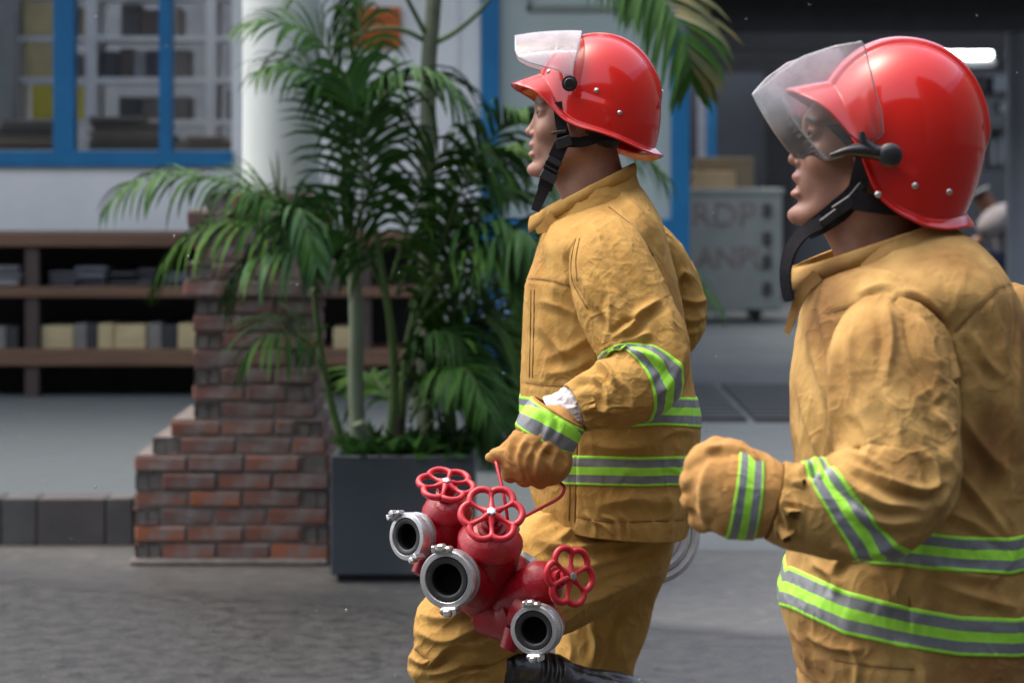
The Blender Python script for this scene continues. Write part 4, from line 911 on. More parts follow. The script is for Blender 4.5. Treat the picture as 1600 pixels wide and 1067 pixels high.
def helmet(parent, cpx, cpy, Y, mpp, ang, roll=0.0, zr=ZR):
    G, ph = helmet_surface(zr); W = to_world(G, cpx, cpy, Y, mpp, ang, roll); nu, nv = W.shape[:2]
    o = mesh('helmet', W.reshape(-1, 3), grid_faces(nu, nv, True, False), HELM, parent, True)
    bm = bmesh.new(); bm.from_mesh(o.data); bmesh.ops.contextual_create(bm, geom=[e for e in bm.edges if e.is_boundary and all(v.index < nv for v in e.verts)])
    bmesh.ops.recalc_face_normals(bm, faces=bm.faces[:]); bm.to_mesh(o.data); bm.free()
    o.data.polygons.foreach_set('use_smooth', np.ones(len(o.data.polygons), bool))
    sm = o.modifiers.new('shell', 'SOLIDIFY'); sm.thickness = .0035; sm.offset = -1
    # liner
    L = G[:82].copy(); L[..., 0] *= .93; L[..., 1] *= .91; L[..., 2] = np.where(L[..., 2] > 0, L[..., 2] * .93, L[..., 2]) ; L[-1, :, 2] += 4
    W2 = to_world(L, cpx, cpy, Y, mpp, ang, roll)
    lo = mesh('liner', W2.reshape(-1, 3), grid_faces(82, nv, True, False), HELMIN, o, True)
    return o, G, ph
def surf_pt(G, ph, px, py, near=True):
    """point of the helmet surface (local) nearest to local side-view x,z on the near side"""
    m = G[..., 1] < 0
    d = (G[..., 0] - px) ** 2 + (G[..., 2] - py) ** 2 + np.where(m, 0, 1e9)
    i = np.unravel_index(np.argmin(d), d.shape); return G[i]
def visor_sheet(parent, tip, A, U, lo, hi, umax, phmax, Ry, Yc, mpp, mat=None, nphi=90, ns=60, sheen_span=(0, 90, 1)):
    """a curved clear sheet: a cylinder along A, wrapped round the brow, trimmed by lo/hi(U)"""
    ph = np.linspace(-phmax, phmax, nphi); Uv = umax * (1 - np.cos(ph)) / (1 - math.cos(phmax))
    A = unit(np.array(A, float)); U = unit(np.array(U, float))
    l = np.interp(Uv, *lo); h = np.interp(Uv, *hi); s = np.linspace(0, 1, ns)[:, None]
    Av = l + (h - l) * s
    o = P(tip[0], tip[1], Yc)
    bow = 5.0 * (1 - ((Av - Av.mean()) / 70) ** 2) * np.cos(ph)[None]        # slight double curve
    X = o[0] + (A[0] * Av + U[0] * (Uv[None] - bow)) * mpp; Z = o[2] - (A[1] * Av + U[1] * (Uv[None] - bow)) * mpp
    Yy = Yc + Ry * np.sin(ph)[None] / math.sin(phmax) + 0 * Av
    V = np.stack([X, Yy, Z], -1)
    mist = np.clip(1 - (Av - sheen_span[0]) / (sheen_span[1] - sheen_span[0]), 0, 1) ** 1.3 * sheen_span[2]  # pale haze painted over the upper sheet in place of a bright sky reflection
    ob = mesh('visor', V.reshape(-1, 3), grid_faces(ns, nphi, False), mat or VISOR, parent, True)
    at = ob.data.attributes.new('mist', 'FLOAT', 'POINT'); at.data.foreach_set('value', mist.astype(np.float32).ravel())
    lp = np.concatenate([V[0, :-1], V[:-1, -1], V[-1, :0:-1], V[:0:-1, 0]]); eb = MB(); eb.tube(lp, .0011, 6, closed=True); eb.build('visor_edge', VEDGE, ob, True)
    sm = ob.modifiers.new('thickness', 'SOLIDIFY'); sm.thickness = .0022; sm.offset = 0
    return ob
def ribbon(name, pts, width, nrm, mat, parent, th=.003):
    """webbing: pts world, width across, nrm the face's direction"""
    K = crom(np.array(pts, float), 8 * len(pts)); T = unit(np.gradient(K, axis=0)); n = np.array(nrm, float)
    if n.ndim == 2: n = crom(np.column_stack([n]), len(K), par=np.linspace(0, 1, len(n)))
    n = unit(n - T * np.sum(T * n, -1, keepdims=True)); S = np.cross(T, n)
    w = np.interp(np.linspace(0, 1, len(K)), np.linspace(0, 1, len(np.atleast_1d(width))), np.atleast_1d(width))[:, None] / 2
    ring = np.stack([K - S * w - n * th, K + S * w - n * th, K + S * w + n * th, K - S * w + n * th], 1)
    Fq = grid_faces(len(K), 4, True)
    Fc = [tuple(f) for f in Fq] + [(0, 1, 2, 3), tuple(4 * (len(K) - 1) + i for i in (3, 2, 1, 0))]
    o = mesh(name, ring.reshape(-1, 3), Fc, mat, parent, False)
    bm = bmesh.new(); bm.from_mesh(o.data); bmesh.ops.recalc_face_normals(bm, faces=bm.faces[:]); bm.to_mesh(o.data); bm.free(); return o
def edge_turn(G, mpp_in=.006):
    """turn the last rows inward so a hem has thickness"""
    c = G[-1].mean(0); d = unit(G[-1] - G[-2]); inn = unit(c - G[-1])
    rows = [G[-1] + d * .002 + inn * .002, G[-1] + inn * mpp_in, G[-1] + inn * mpp_in - d * .03]
    return np.concatenate([G, np.array(rows)])
# ------------------------------------------------------------------ firefighter carrying the divider
f1 = empty('person', P(960, 1375, 5.0) * [1, 1, 0], "firefighter in tan jacket with raised helmet visor carrying red hose divider", 'person', 'running firefighters')
st = [(852, 348, 1000, 292, .075, 5.0), (848, 360, 1014, 312, .168, 5.0), (840, 384, 1032, 346, .222, 5.0), (832, 412, 1046, 394, .222, 5.0), (821, 446, 1058, 445, .222, 5.0),
      (817, 520, 1072, 520, .205, 5.0), (814, 600, 1082, 600, .195, 5.0), (815, 660, 1092, 655, .19, 5.0), (822, 720, 1089, 722, .185, 5.0),
      (832, 775, 1084, 785, .185, 5.0), (850, 812, 1072, 833, .185, 5.0)]
G, th = torso_loft(st, 400, 430)
N = outward(G)
v = np.linspace(0, 1, 400)[:, None]
D = wrinkle(G, .0035, .11, 3, (1.4, 1.4, .55)) * (.3 + .7 * v) + wrinkle(G, .002, .05, 8, (1.2, 1.2, .7))
folds1 = [  # chest, pocket, seams, tucks above the hem
    ([(822, 436), (850, 437), (900, 449)], -1.6, 2.0, -.6, 1), ([(822, 598), (850, 601), (884, 603)], -1.8, 2.2, -.6, 1),
    ([(830, 450), (829, 520), (827, 590)], -1.2, 2, -.9, 1), ([(835, 450), (834, 520), (832, 592)], -1.2, 2, -.5, 1), ([(945, 515), (938, 560), (928, 590)], -1.3, 2.2, -.5, 1),
    ([(903, 668), (901, 720), (898, 818)], -3.0, 2.6, -.6, 1), ([(894, 668), (892, 720), (889, 815)], -1.0, 2.0, -.3, 1),
    ([(950, 322), (990, 356), (1022, 402)], -1.8, 2.2, -.7, 1),
    ([(858, 372), (866, 420), (868, 470)], 4, 13, .7), ([(880, 372), (884, 420), (886, 455)], 3, 9, .6),
    ([(838, 500), (872, 540), (912, 560)], 4, 12, .7), ([(850, 560), (890, 545), (930, 520)], 3.5, 10, .7), ([(842, 470), (880, 480), (915, 500)], 3, 9, .6),
    ([(850, 585), (890, 578), (925, 560)], 3, 9, .6), ([(868, 505), (878, 540), (876, 580)], 2.5, 9, .6),
    ([(912, 690), (960, 700), (1040, 694)], 3, 13, .6), ([(930, 790), (990, 780), (1060, 786)], 3.5, 14, .6), ([(1020, 690), (1060, 672), (1085, 676)], 2.5, 8),
    ([(925, 812), (945, 822), (958, 838)], 3, 5), ([(940, 806), (962, 814), (974, 838)], 3, 5), ([(966, 800), (980, 815), (986, 838)], 2.5, 5), ([(915, 800), (928, 815), (932, 838)], 2.5, 5),
    ([(900, 808), (960, 815), (1070, 812)], -1.2, 2.2, -.4, 1),
    ([(1010, 330), (1028, 360), (1034, 400)], 3, 8), ([(990, 320), (1004, 338), (1018, 372)], 2.5, 7), ([(965, 300), (985, 318), (1000, 340)], 3, 8), ([(930, 318), (950, 312), (985, 300)], 2.5, 7),
    ([(1078, 620), (1062, 700), (1050, 780)], 3, 10), ([(1040, 770), (1050, 800), (1046, 832)], 3, 8), ([(860, 350), (905, 336), (960, 316)], 2.5, 6)]
D = D + fold_disp(G, N, folds1)
G = G + N * D[..., None]
Gt = G
jacket = loft_mesh('jacket', edge_turn(G), CLOTH, f1); seams(G, folds1, jacket)
# hoops of tape
def hoop(G, top, bot, parent):
    a, b = rows_at_py(G, top), rows_at_py(G, bot)
    nv = G.shape[1]; near = int(nv * .72)
    for arr in (a, b):
        ok = ~np.isnan(arr); j = np.arange(nv); arr[~ok] = np.interp(j[~ok], j[ok], arr[ok])
        far = np.arange(near, nv); u = (far - near) / (nv - near); arr[far] = arr[near - 1 - np.minimum((u * near).astype(int), near - 1)]
        ker = np.ones(7) / 7; arr[:] = np.convolve(np.pad(arr, 3, mode='wrap'), ker, 'valid')
    return stripe(G, a, b, parent)
hoop(G, line([(815, 619), (880, 628), (960, 626), (1030, 619), (1092, 622)]), line([(815, 656), (880, 668), (960, 668), (1030, 664), (1092, 668)]), jacket)
hoop(G, line([(815, 706), (885, 711), (1000, 714), (1092, 712)]), line([(815, 752), (885, 757), (1000, 760), (1092, 757)]), jacket)
# near sleeve
st = [(950, 352, 4.93, .040, .030), (946, 378, 4.858, .062, .062), (953, 412, 4.805, .078, .082), (966, 455, 4.775, .086, .085), (986, 500, 4.755, .086, .083), (1006, 543, 4.735, .084, .082),
      (1008, 578, 4.715, .078, .08), (985, 603, 4.70, .070, .075), (950, 618, 4.69, .060, .066), (918, 629, 4.685, .050, .056), (899, 637, 4.68, .046, .05)]
Gs, th = limb_loft(st, 330, 330)
Ns = outward(Gs); u = np.linspace(0, 1, 330)[:, None]
D = wrinkle(Gs, .004, .075, 21, (1.0, 1, 1)) * np.clip((u - .12) * 3, 0, 1) + wrinkle(Gs, .002, .038, 22)
folds_s = [([(900, 372), (893, 405), (895, 440), (918, 482)], -2.0, 2.2, -.8, 1), ([(906, 372), (900, 405), (902, 440)], -.8, 1.8, -.4, 1),
    ([(925, 345), (945, 400), (985, 470)], 4.5, 12, .6), ([(960, 360), (1000, 430), (1035, 500)], 5, 11, .7), ([(912, 430), (925, 465), (952, 500)], 5, 10, .8),
    ([(955, 530), (985, 510), (1000, 488), (1030, 470)], 9, 9, .9), ([(956, 522), (972, 505), (985, 500), (1003, 498)], -6, 6, -.5), ([(958, 540), (990, 528), (1020, 520)], 7, 9, .9),
    ([(952, 460), (953, 490), (955, 520)], 5, 8, .7), ([(965, 545), (1000, 550), (1050, 575)], 5, 9, .8), ([(1030, 490), (1050, 530), (1060, 575)], 5, 13, .6),
    ([(1070, 540), (1050, 590), (1020, 620)], 5, 10, .5), ([(905, 585), (930, 568), (952, 580), (962, 612)], 8, 8, .9), ([(925, 590), (945, 605), (950, 640)], 6, 7, .9), ([(962, 590), (985, 612), (990, 640)], 5, 8, .8),
    ([(890, 600), (920, 588), (945, 592)], 5, 7, .8), ([(905, 640), (935, 640), (975, 646)], 4, 8, .7), ([(930, 420), (960, 470), (975, 500)], 3.5, 8, .6), ([(1015, 430), (1040, 480), (1052, 520)], 3.5, 9, .6)]
D = D + fold_disp(Gs, Ns, folds_s); Gs = Gs + Ns * D[..., None]
sl = loft_mesh('sleeve', edge_turn(Gs), CLOTH, jacket); seams(Gs, folds_s, sl)
nu, nv = Gs.shape[:2]; jj = np.arange(nv); skew = np.cos(thetas(nv))
stripe(Gs, (.615 - .055 * skew) * nu, (.720 - .038 * skew) * nu, sl)
# far sleeve: elbow sticks out behind the back
st = [(985, 372, 5.16, .05, .05), (1020, 398, 5.20, .058, .06), (1046, 436, 5.24, .056, .06), (1062, 478, 5.26, .054, .058), (1058, 515, 5.27, .050, .055), (1030, 545, 5.27, .046, .05), (985, 570, 5.25, .042, .045), (930, 592, 5.22, .04, .042)]
Gf, th = limb_loft(st, 150, 160); Nf = outward(Gf)
D = wrinkle(Gf, .004, .06, 41) + fold_disp(Gf, Nf, [([(1062, 465), (1085, 472), (1104, 468)], 6, 6, .9), ([(1062, 495), (1085, 500), (1104, 492)], 6, 6, .9), ([(1050, 450), (1066, 425), (1080, 440)], 6, 7, .8), ([(1060, 520), (1080, 520), (1092, 515)], 4, 5)])
Gf = Gf + Nf * D[..., None]; slf = loft_mesh('sleeve', edge_turn(Gf), CLOTH, jacket)
# collar: stands at the nape, opens in a point in front
def collar(parent, lo, hi, blo, bhi, Y, mat, nose, seed, nv=150, nu=26):
    K = np.linspace(0, 1, nu)[:, None]; th = np.linspace(0, 2 * math.pi, nv, endpoint=False); c, s = np.cos(th), np.sin(th)
    rows = []
    for k in K[:, 0]:
        L = P(lo[0] + (hi[0] - lo[0]) * k, lo[1] + (hi[1] - lo[1]) * k, Y); Rr = P(lo[2] + (hi[2] - lo[2]) * k, lo[3] + (hi[3] - lo[3]) * k, Y)
        b = blo + (bhi - blo) * k; m = (L + Rr) / 2; n = (Rr - L) / 2
        flare = nose * max(0, k - .25) ** 1.5
        pt = m + c[:, None] * n + s[:, None] * np.array([0, b, 0])
        fr = np.clip(-c, 0, 1)[:, None] ** 6
        pt = pt + fr * np.array([-flare, 0, -flare * .25]) + (np.clip(1 - np.abs(c), 0, 1)[:, None]) * np.array([0, 0, .004 * math.sin(k * 3)])
        rows.append(pt)
    G = np.array(rows); N = outward(G); G = G + N * (wrinkle(G, .0022, .06, seed))[..., None]
    # outward roll of the top edge
    e = [G[-1] + N[-1] * .004 + np.array([0, 0, .001]), G[-1] + N[-1] * .0075 - np.array([0, 0, .003]), G[-1] + N[-1] * .009 - np.array([0, 0, .012]), G[-1] + N[-1] * .0085 - np.array([0, 0, .026])]
    G = np.concatenate([G, np.array(e)])
    o = loft_mesh('collar', G, mat, parent); sm = o.modifiers.new('cloth', 'SOLIDIFY'); sm.thickness = .003; sm.offset = -1
    return o
collar(jacket, (846, 356, 1000, 304), (836, 336, 988, 256), .095, .082, 5.0, CLOTH, .012, 51)
# small open flap under the collar's point
ribbon('collar_flap', [P(868, 338, 4.93), P(856, 352, 4.92), P(838, 362, 4.92)], [.030, .026, .010], (0.3, -.9, .3), CLOTH, jacket, .002)
# trousers -----------------------------------------------------------------
tr_st = [(955, 770, 5.0, .125, .150), (952, 810, 5.0, .130, .150), (935, 845, 4.98, .122, .125), (890, 880, 4.93, .116, .105), (825, 918, 4.86, .106, .098), (755, 956, 4.79, .098, .092), (706, 988, 4.77, .082, .084), (676, 1010, 4.76, .058, .06), (662, 1020, 4.76, .03, .03), (658, 1023, 4.76, .006, .006)]
Gl, th = limb_loft(tr_st, 320, 300); Nl = outward(Gl)
D = wrinkle(Gl, .004, .10, 61, (1, 1, 1.3)) + wrinkle(Gl, .0018, .045, 62) + fold_disp(Gl, Nl, [
    ([(905, 790), (890, 830), (860, 850)], 4, 9, .7), ([(1060, 850), (1000, 900), (930, 915)], 5, 14, .7), ([(1020, 850), (940, 880), (870, 890)], 6, 14, .6), ([(985, 845), (930, 850), (880, 862)], 5, 9, .7), ([(1040, 858), (985, 885), (935, 900)], 5, 9, .7), ([(820, 830), (850, 850), (900, 856)], 4, 9, .6), ([(870, 850), (890, 890), (880, 940)], 3, 10, .6),
    ([(1000, 900), (940, 930), (880, 950)], 4, 10, .7), ([(650, 985), (690, 1000), (735, 985), (780, 960)], 6, 9, .9), ([(640, 1025), (665, 1040), (700, 1010), (760, 1002)], 7, 9, .9), ([(655, 960), (700, 965), (750, 940)], 4, 9, .7), ([(690, 1055), (730, 1035), (780, 1030)], 5, 9, .8), ([(660, 1000), (640, 1030), (640, 1060)], 3, 8),
    ([(720, 935), (740, 960), (760, 990)], -1.6, 2.2, -.5, 1), ([(835, 812), (862, 806), (880, 790)], 4, 7, .7), ([(902, 822), (885, 850), (862, 880)], -1.6, 2.4, -.5, 1)])
Gl = Gl + Nl * D[..., None]; tro = loft_mesh('trousers', Gl, CLOTH, f1)
st = [(652, 998, 4.765, .004, .004), (662, 1006, 4.765, .045, .045), (682, 1022, 4.77, .066, .068), (715, 1037, 4.78, .070, .072), (748, 1046, 4.79, .066, .068), (768, 1050, 4.80, .062, .064)]
Gl, th = limb_loft(st, 160, 200); Nl = outward(Gl)
Gl = Gl + Nl * (wrinkle(Gl, .004, .06, 65) + fold_disp(Gl, Nl, [([(640, 1025), (665, 1036), (700, 1012), (750, 1006)], 7, 8, .9), ([(650, 1050), (690, 1050), (740, 1030), (772, 1022)], 5, 8, .8), ([(690, 1066), (730, 1050), (765, 1046)], 4, 7, .7)]))[..., None]
loft_mesh('trouser_leg', edge_turn(Gl), CLOTH, tro)
st = [(975, 800, 5.06, .10, .12), (975, 850, 5.11, .098, .11), (955, 915, 5.15, .092, .10), (942, 975, 5.16, .092, .092), (930, 1030, 5.16, .080, .085), (925, 1070, 5.17, .078, .08), (945, 1180, 5.20, .082, .075), (985, 1300, 5.24, .074, .07)]
Gr, th = limb_loft(st, 220, 220); Nr = outward(Gr)
D = wrinkle(Gr, .0045, .08, 71, (1.3, 1, .7)) + fold_disp(Gr, Nr, [([(1035, 890), (1000, 900), (950, 935)], 5, 8, .8), ([(885, 970), (895, 1010), (890, 1040)], 4, 7), ([(915, 960), (930, 1000), (925, 1040)], 4, 8), ([(985, 960), (970, 1000), (975, 1036)], 4, 8), ([(1040, 875), (1020, 895), (985, 902)], 4, 5, .8)])
Gr = Gr + Nr * D[..., None]; loft_mesh('trouser_leg', Gr, CLOTH, tro)
b = MB(); c0 = P(990, 1318, 5.25)
b.lathe(c0 + [0, 0, .05], (0, 0, -1), [(0, .055), (.06, .056), (.10, .058), (.11, .04)], 20, capa=True, capb=True)
b.lathe(c0 + [-.02, 0, -.035], (-1, 0, -.05), [(-.09, .02), (-.085, .045), (-.03, .05), (.08, .045), (.14, .04), (.165, .02)], 16, capa=True, capb=True)
b.build('boot', RUB, f1, True)
# the near leg is folded back: its rubber boot trails behind the knee
st = [(752, 1044, 4.795, .056, .056), (790, 1058, 4.80, .060, .058), (830, 1066, 4.81, .062, .058), (862, 1070, 4.815, .058, .054), (884, 1076, 4.82, .050, .050), (920, 1083, 4.83, .047, .046), (965, 1088, 4.84, .045, .046), (1005, 1098, 4.85, .036, .042), (1022, 1106, 4.85, .016, .02), (1026, 1108, 4.85, .003, .003)]
Gb, th = limb_loft(st, 170, 120); Nb = outward(Gb)
Gb = Gb + Nb * (wrinkle(Gb, .002, .05, 67) + fold_disp(Gb, Nb, [([(862, 1015), (870, 1040), (866, 1070)], 4, 3.5, .9), ([(874, 1020), (882, 1042), (880, 1070)], 4, 3.5, .9), ([(850, 1015), (856, 1040), (852, 1070)], 3, 4, .8), ([(800, 1012), (806, 1040), (802, 1070)], 2, 4, .8), ([(886, 1030), (930, 1045), (990, 1060)], 3, 4, .7)]))[..., None]
loft_mesh('boot', Gb, RUB, f1)
# head ---------------------------------------------------------------------
Y1 = 5.0
place1 = head(f1, P(895, 196, Y1), 1.25, SKIN1, mouth=1.5) if False else head(f1, P(896, 195, Y1), 1.0, SKIN1, mouth=1.2)
RL = R(6)
hm, HG, hph = helmet(f1, 935, 170, Y1, .00125, 0.0, RL, (ZR[0], [z + 8 * math.sin(R(a)) for a, z in zip(*ZR)]))
visor_sheet(hm, (908, 52), (-1, .055), (.0, 1), ([0, 30, 55, 70, 84], [0, 6, 14, 16, 8]), ([0, 25, 36, 46, 54, 59, 66, 84], [103, 103, 99, 84, 62, 42, 30, 25]), 84, R(82), .117, Y1, .00125, sheen_span=(0, 400, .42))
def knob(px, py, Y, r, parent):
    b = MB(); c = P(px, py, Y)
    b.lathe(c, (0, -1, 0), [(-.004, r * 1.45), (.002, r * 1.45), (.0025, r), (.006, r), (.007, r * .9)], 24, capb=True)
    for k in range(4):
        a = k * math.pi / 2 + .4; b.obox(c + np.array([math.cos(a) * r * .55, -.008, math.sin(a) * r * .55]), ((math.cos(a), 0, math.sin(a)), (0, 1, 0), (-math.sin(a), 0, math.cos(a))), (r * .4, .002, r * .12))
    o = b.build('visor_knob', BUCK, parent, True, angle=30); return o
knob(890, 131, Y1 - .1195, .0105, hm)
knob(890, 131, Y1 + .1195, .0105, hm)
for (rx, ry) in ((929, 154), (965, 187), (857, 117)):
    q = surf_pt(HG, hph, rx - 935, 170 - ry); w = to_world(q[None], 935, 170, Y1, .00125, 0, RL)[0]
    b = MB(); b.lathe(w, (q[0] / 98**2, q[1] / 84**2, .0 + max(q[2], 0) / 114**2), [(-.002, .0055), (.001, .0052), (.003, .003), (.0034, .0)], 14); b.build('rivet', STEEL, hm, True)
# chin strap
yn = Y1 - .083
s1 = ribbon('chin_strap', [P(871, 160, Y1 - .080), P(873, 175, yn), P(876, 192, yn), P(880, 216, yn - .002), P(868, 246, Y1 - .076), P(858, 272, Y1 - .068), P(851, 296, Y1 - .058)], [.018, .019, .021, .027, .028, .030, .028], (-.25, -1, 0), STRAP, hm, .0025)
ribbon('nape_strap', [P(985, 214, Y1 - .082), P(945, 212, Y1 - .086), P(912, 222, Y1 - .086), P(882, 222, Y1 - .088)], .020, (0, -1, 0), STRAP, hm, .0022)
ribbon('strap_end', [P(852, 290, Y1 - .060), P(845, 308, Y1 - .060), P(836, 330, Y1 - .062)], [.024, .020, .016], (-.2, -1, 0), STRAP, hm, .002)
b = MB()
for (bx, by, ax, w, h) in ((873, 207, .15, .030, .006), (881, 222, .3, .030, .020), (866, 252, -.5, .030, .012), (857, 276, -.5, .032, .018), (861, 264, -.5, .034, .004)):
    c = math.cos(ax); s = math.sin(ax)
    b.obox(P(bx, by, Y1 - (.0895 if by < 230 else .078)), ((c, -.15, s), (0, -1, 0), (-s, 0, c)), (w / 2, .0045, h / 2), bev=.0012)
b.build('strap_buckle', BUCK, hm, True, angle=30)
# glove on the near hand, closed round the wire handle -----------------------
def glove(parent, origin, mpp, Yc, parts, fingers, thumb, cuts=(), h=3.0, seed=5, folds=(), name='glove', mat=None):
    """parts/fingers: lists of px-space capsules; depth in px units relative to Yc"""
    def L(p): return np.array([p[0] - origin[0], p[2], -(p[1] - origin[1])], float)
    def fn(q):
        d = None
        for (a, b2, r1, r2, k) in parts:
            e = sd_cap(q, L(a), L(b2), r1, r2); d = e if d is None else smin(d, e, k)
        for ch in fingers:
            e = None
            for i in range(len(ch) - 1):
                f = sd_cap(q, L(ch[i][:3]), L(ch[i + 1][:3]), ch[i][3], ch[i + 1][3]); e = f if e is None else smin(e, f, 2)
            d = smin(d, e, 4)
        e = None
        for i in range(len(thumb) - 1):
            f = sd_cap(q, L(thumb[i][:3]), L(thumb[i + 1][:3]), thumb[i][3], thumb[i + 1][3]); e = f if e is None else smin(e, f, 3)
        d = smin(d, e, 8)
        return d
    pts = [L(p[:3]) for ch in list(fingers) + [thumb] for p in ch] + [L(a) for a, *_ in parts] + [L(b2) for _, b2, *_ in parts]
    pts = np.array(pts); V, Q = nets(fn, pts.min(0) - 70, pts.max(0) + 70, h)
    o = P(origin[0], origin[1], Yc); W = o + V * mpp
    return W, Q
# px-space: x, y, depth px (+ away)
palm = [((865, 672, 0), (836, 706, -4), 40, 40, 10), ((836, 706, -4), (832, 716, 2), 40, 38, 20), ((836, 700, 0), (806, 718, 2), 34, 22, 16), ((845, 715, 0), (858, 722, 4), 36, 26, 16), ((812, 713, -8), (862, 722, -6), 27, 29, 16), ((818, 724, -4), (858, 732, -2), 22, 22, 14)]
fing = [[(800, 722, -4, 17), (797, 741, 8, 14), (800, 738, 30, 12), (808, 722, 38, 11)],
        [(820, 728, -6, 18), (820, 748, 8, 14.5), (824, 746, 32, 12.5), (830, 728, 42, 11)],
        [(841, 731, -5, 18), (843, 751, 9, 14), (847, 747, 32, 12), (851, 730, 40, 11)],
        [(860, 728, -2, 16), (865, 744, 10, 12.5), (869, 740, 28, 11), (871, 726, 34, 10)]]
thm = [(812, 700, -6, 19), (790, 708, -4, 14), (776, 712, 0, 11), (765, 715, 4, 7)]
W, Q = glove(f1, (840, 700), 4.66 / F, 4.66, palm, fing, thm)
def cloth_mesh_folds(W, Q, folds, seed, amp, name, mat, parent):
    o = mesh(name, W, Q, mat, parent, True); me = o.data
    n = np.zeros(len(W) * 3, np.float32); me.vertices.foreach_get('normal', n); n = n.reshape(-1, 3).astype(float)
    W2 = W + n * ((wrinkle(W, amp, .05, seed) + wrinkle(W, amp * .5, .025, seed + 1))[:, None] + fold_disp(W[None], n[None], folds)[0][:, None])
    me.vertices.foreach_set('co', (W2 - ORG[o.name]).astype(np.float32).ravel()); me.update()
    return o
gl1 = cloth_mesh_folds(W, Q, [([(806, 672), (796, 705), (808, 742)], 5, 8, .8), ([(826, 680), (812, 712), (818, 748)], 6, 8, .8), ([(838, 690), (824, 720), (830, 752)], 4, 7, .7), ([(858, 690), (842, 712), (838, 745)], 5, 7, .8), ([(845, 690), (850, 705), (868, 712)], -5, 5, -.6), ([(872, 700), (862, 720), (864, 745)], 4, 6, .8), ([(880, 705), (885, 720), (880, 740)], 3, 5), ([(790, 700), (788, 715), (798, 728)], 3, 4)], 81, .0022, 'glove', GLOVE, f1)
# gauntlet cuff with its tape
st = [(848, 689, 4.665, .056, .052), (858, 670, 4.665, .057, .053), (866, 655, 4.67, .056, .052), (873, 643, 4.67, .055, .05)]
Gc, th = limb_loft(st, 60, 160); Nc = outward(Gc); Gc = Gc + Nc * (wrinkle(Gc, .002, .04, 83) + fold_disp(Gc, Nc, [([(850, 640), (858, 660), (850, 690)], 3, 6, .9), ([(872, 655), (876, 670), (868, 690)], 3, 5, .9)]))[..., None]
cf = loft_mesh('glove_cuff', edge_turn(Gc), GLOVE, gl1)
nu, nv = Gc.shape[:2]; stripe(Gc, np.full(nv, 3.) , np.full(nv, 56.), cf, rows=18)
# white knit wrist between glove and sleeve
st = [(868, 655, 4.69, .043, .044), (885, 645, 4.69, .041, .042), (915, 632, 4.695, .041, .042), (950, 620, 4.70, .04, .04)]
Gw, th = limb_loft(st, 50, 120); Nw = outward(Gw); Gw = Gw + Nw * wrinkle(Gw, .005, .022, 87)[..., None]
loft_mesh('wrist_lining', Gw, WHITE_CLOTH, gl1)
# far hand holds the rolled hose
palm = [((1000, 760, 0), (1000, 790, 0), 34, 32, 10)]
fing = [[(975 + 16 * i, 790, -6, 15), (974 + 17 * i, 818, 0, 12), (976 + 17 * i, 826, 20, 11), (978 + 16 * i, 812, 30, 10)] for i in range(4)]
thm = [(985, 775, -10, 15), (972, 800, -16, 12), (972, 815, -10, 10)]
W, Q = glove(f1, (1000, 780), 5.27 / F, 5.27, palm, fing, thm, h=4)
mesh('glove', W, Q, GLOVE, f1, True)
st = [(930, 592, 5.22, .036, .038), (960, 660, 5.25, .036, .038), (990, 730, 5.27, .038, .04), (998, 760, 5.27, .04, .04)]
Gx, th = limb_loft(st, 40, 80); loft_mesh('forearm_sleeve', Gx, CLOTH, jacket)
# ------------------------------------------------------------------ firefighter nearer to the camera
f2 = empty('person', P(1450, 1700, 3.78) * [1, 1, 0], "firefighter nearer the camera in stained tan jacket with lowered helmet visor, empty handed", 'person', 'running firefighters')
Y2 = 3.80
st = [(1268, 428, 1484, 352, .08, Y2), (1264, 446, 1528, 384, .172, Y2), (1258, 474, 1566, 430, .217, Y2), (1248, 520, 1596, 496, .215, Y2), (1240, 580, 1622, 580, .215, Y2), (1237, 660, 1640, 660, .205, Y2),
      (1244, 740, 1646, 760, .20, Y2), (1240, 820, 1642, 850, .20, Y2), (1228, 890, 1634, 940, .205, Y2), (1220, 935, 1624, 1000, .205, Y2), (1236, 1000, 1612, 1070, .205, Y2), (1247, 1040, 1604, 1115, .20, Y2)]
G, th = torso_loft(st, 420, 430); N = outward(G); v = np.linspace(0, 1, 420)[:, None]
D = wrinkle(G, .004, .11, 103, (1.4, 1.4, .5)) * (.3 + .7 * v) + wrinkle(G, .002, .05, 108, (1.2, 1.2, .7))
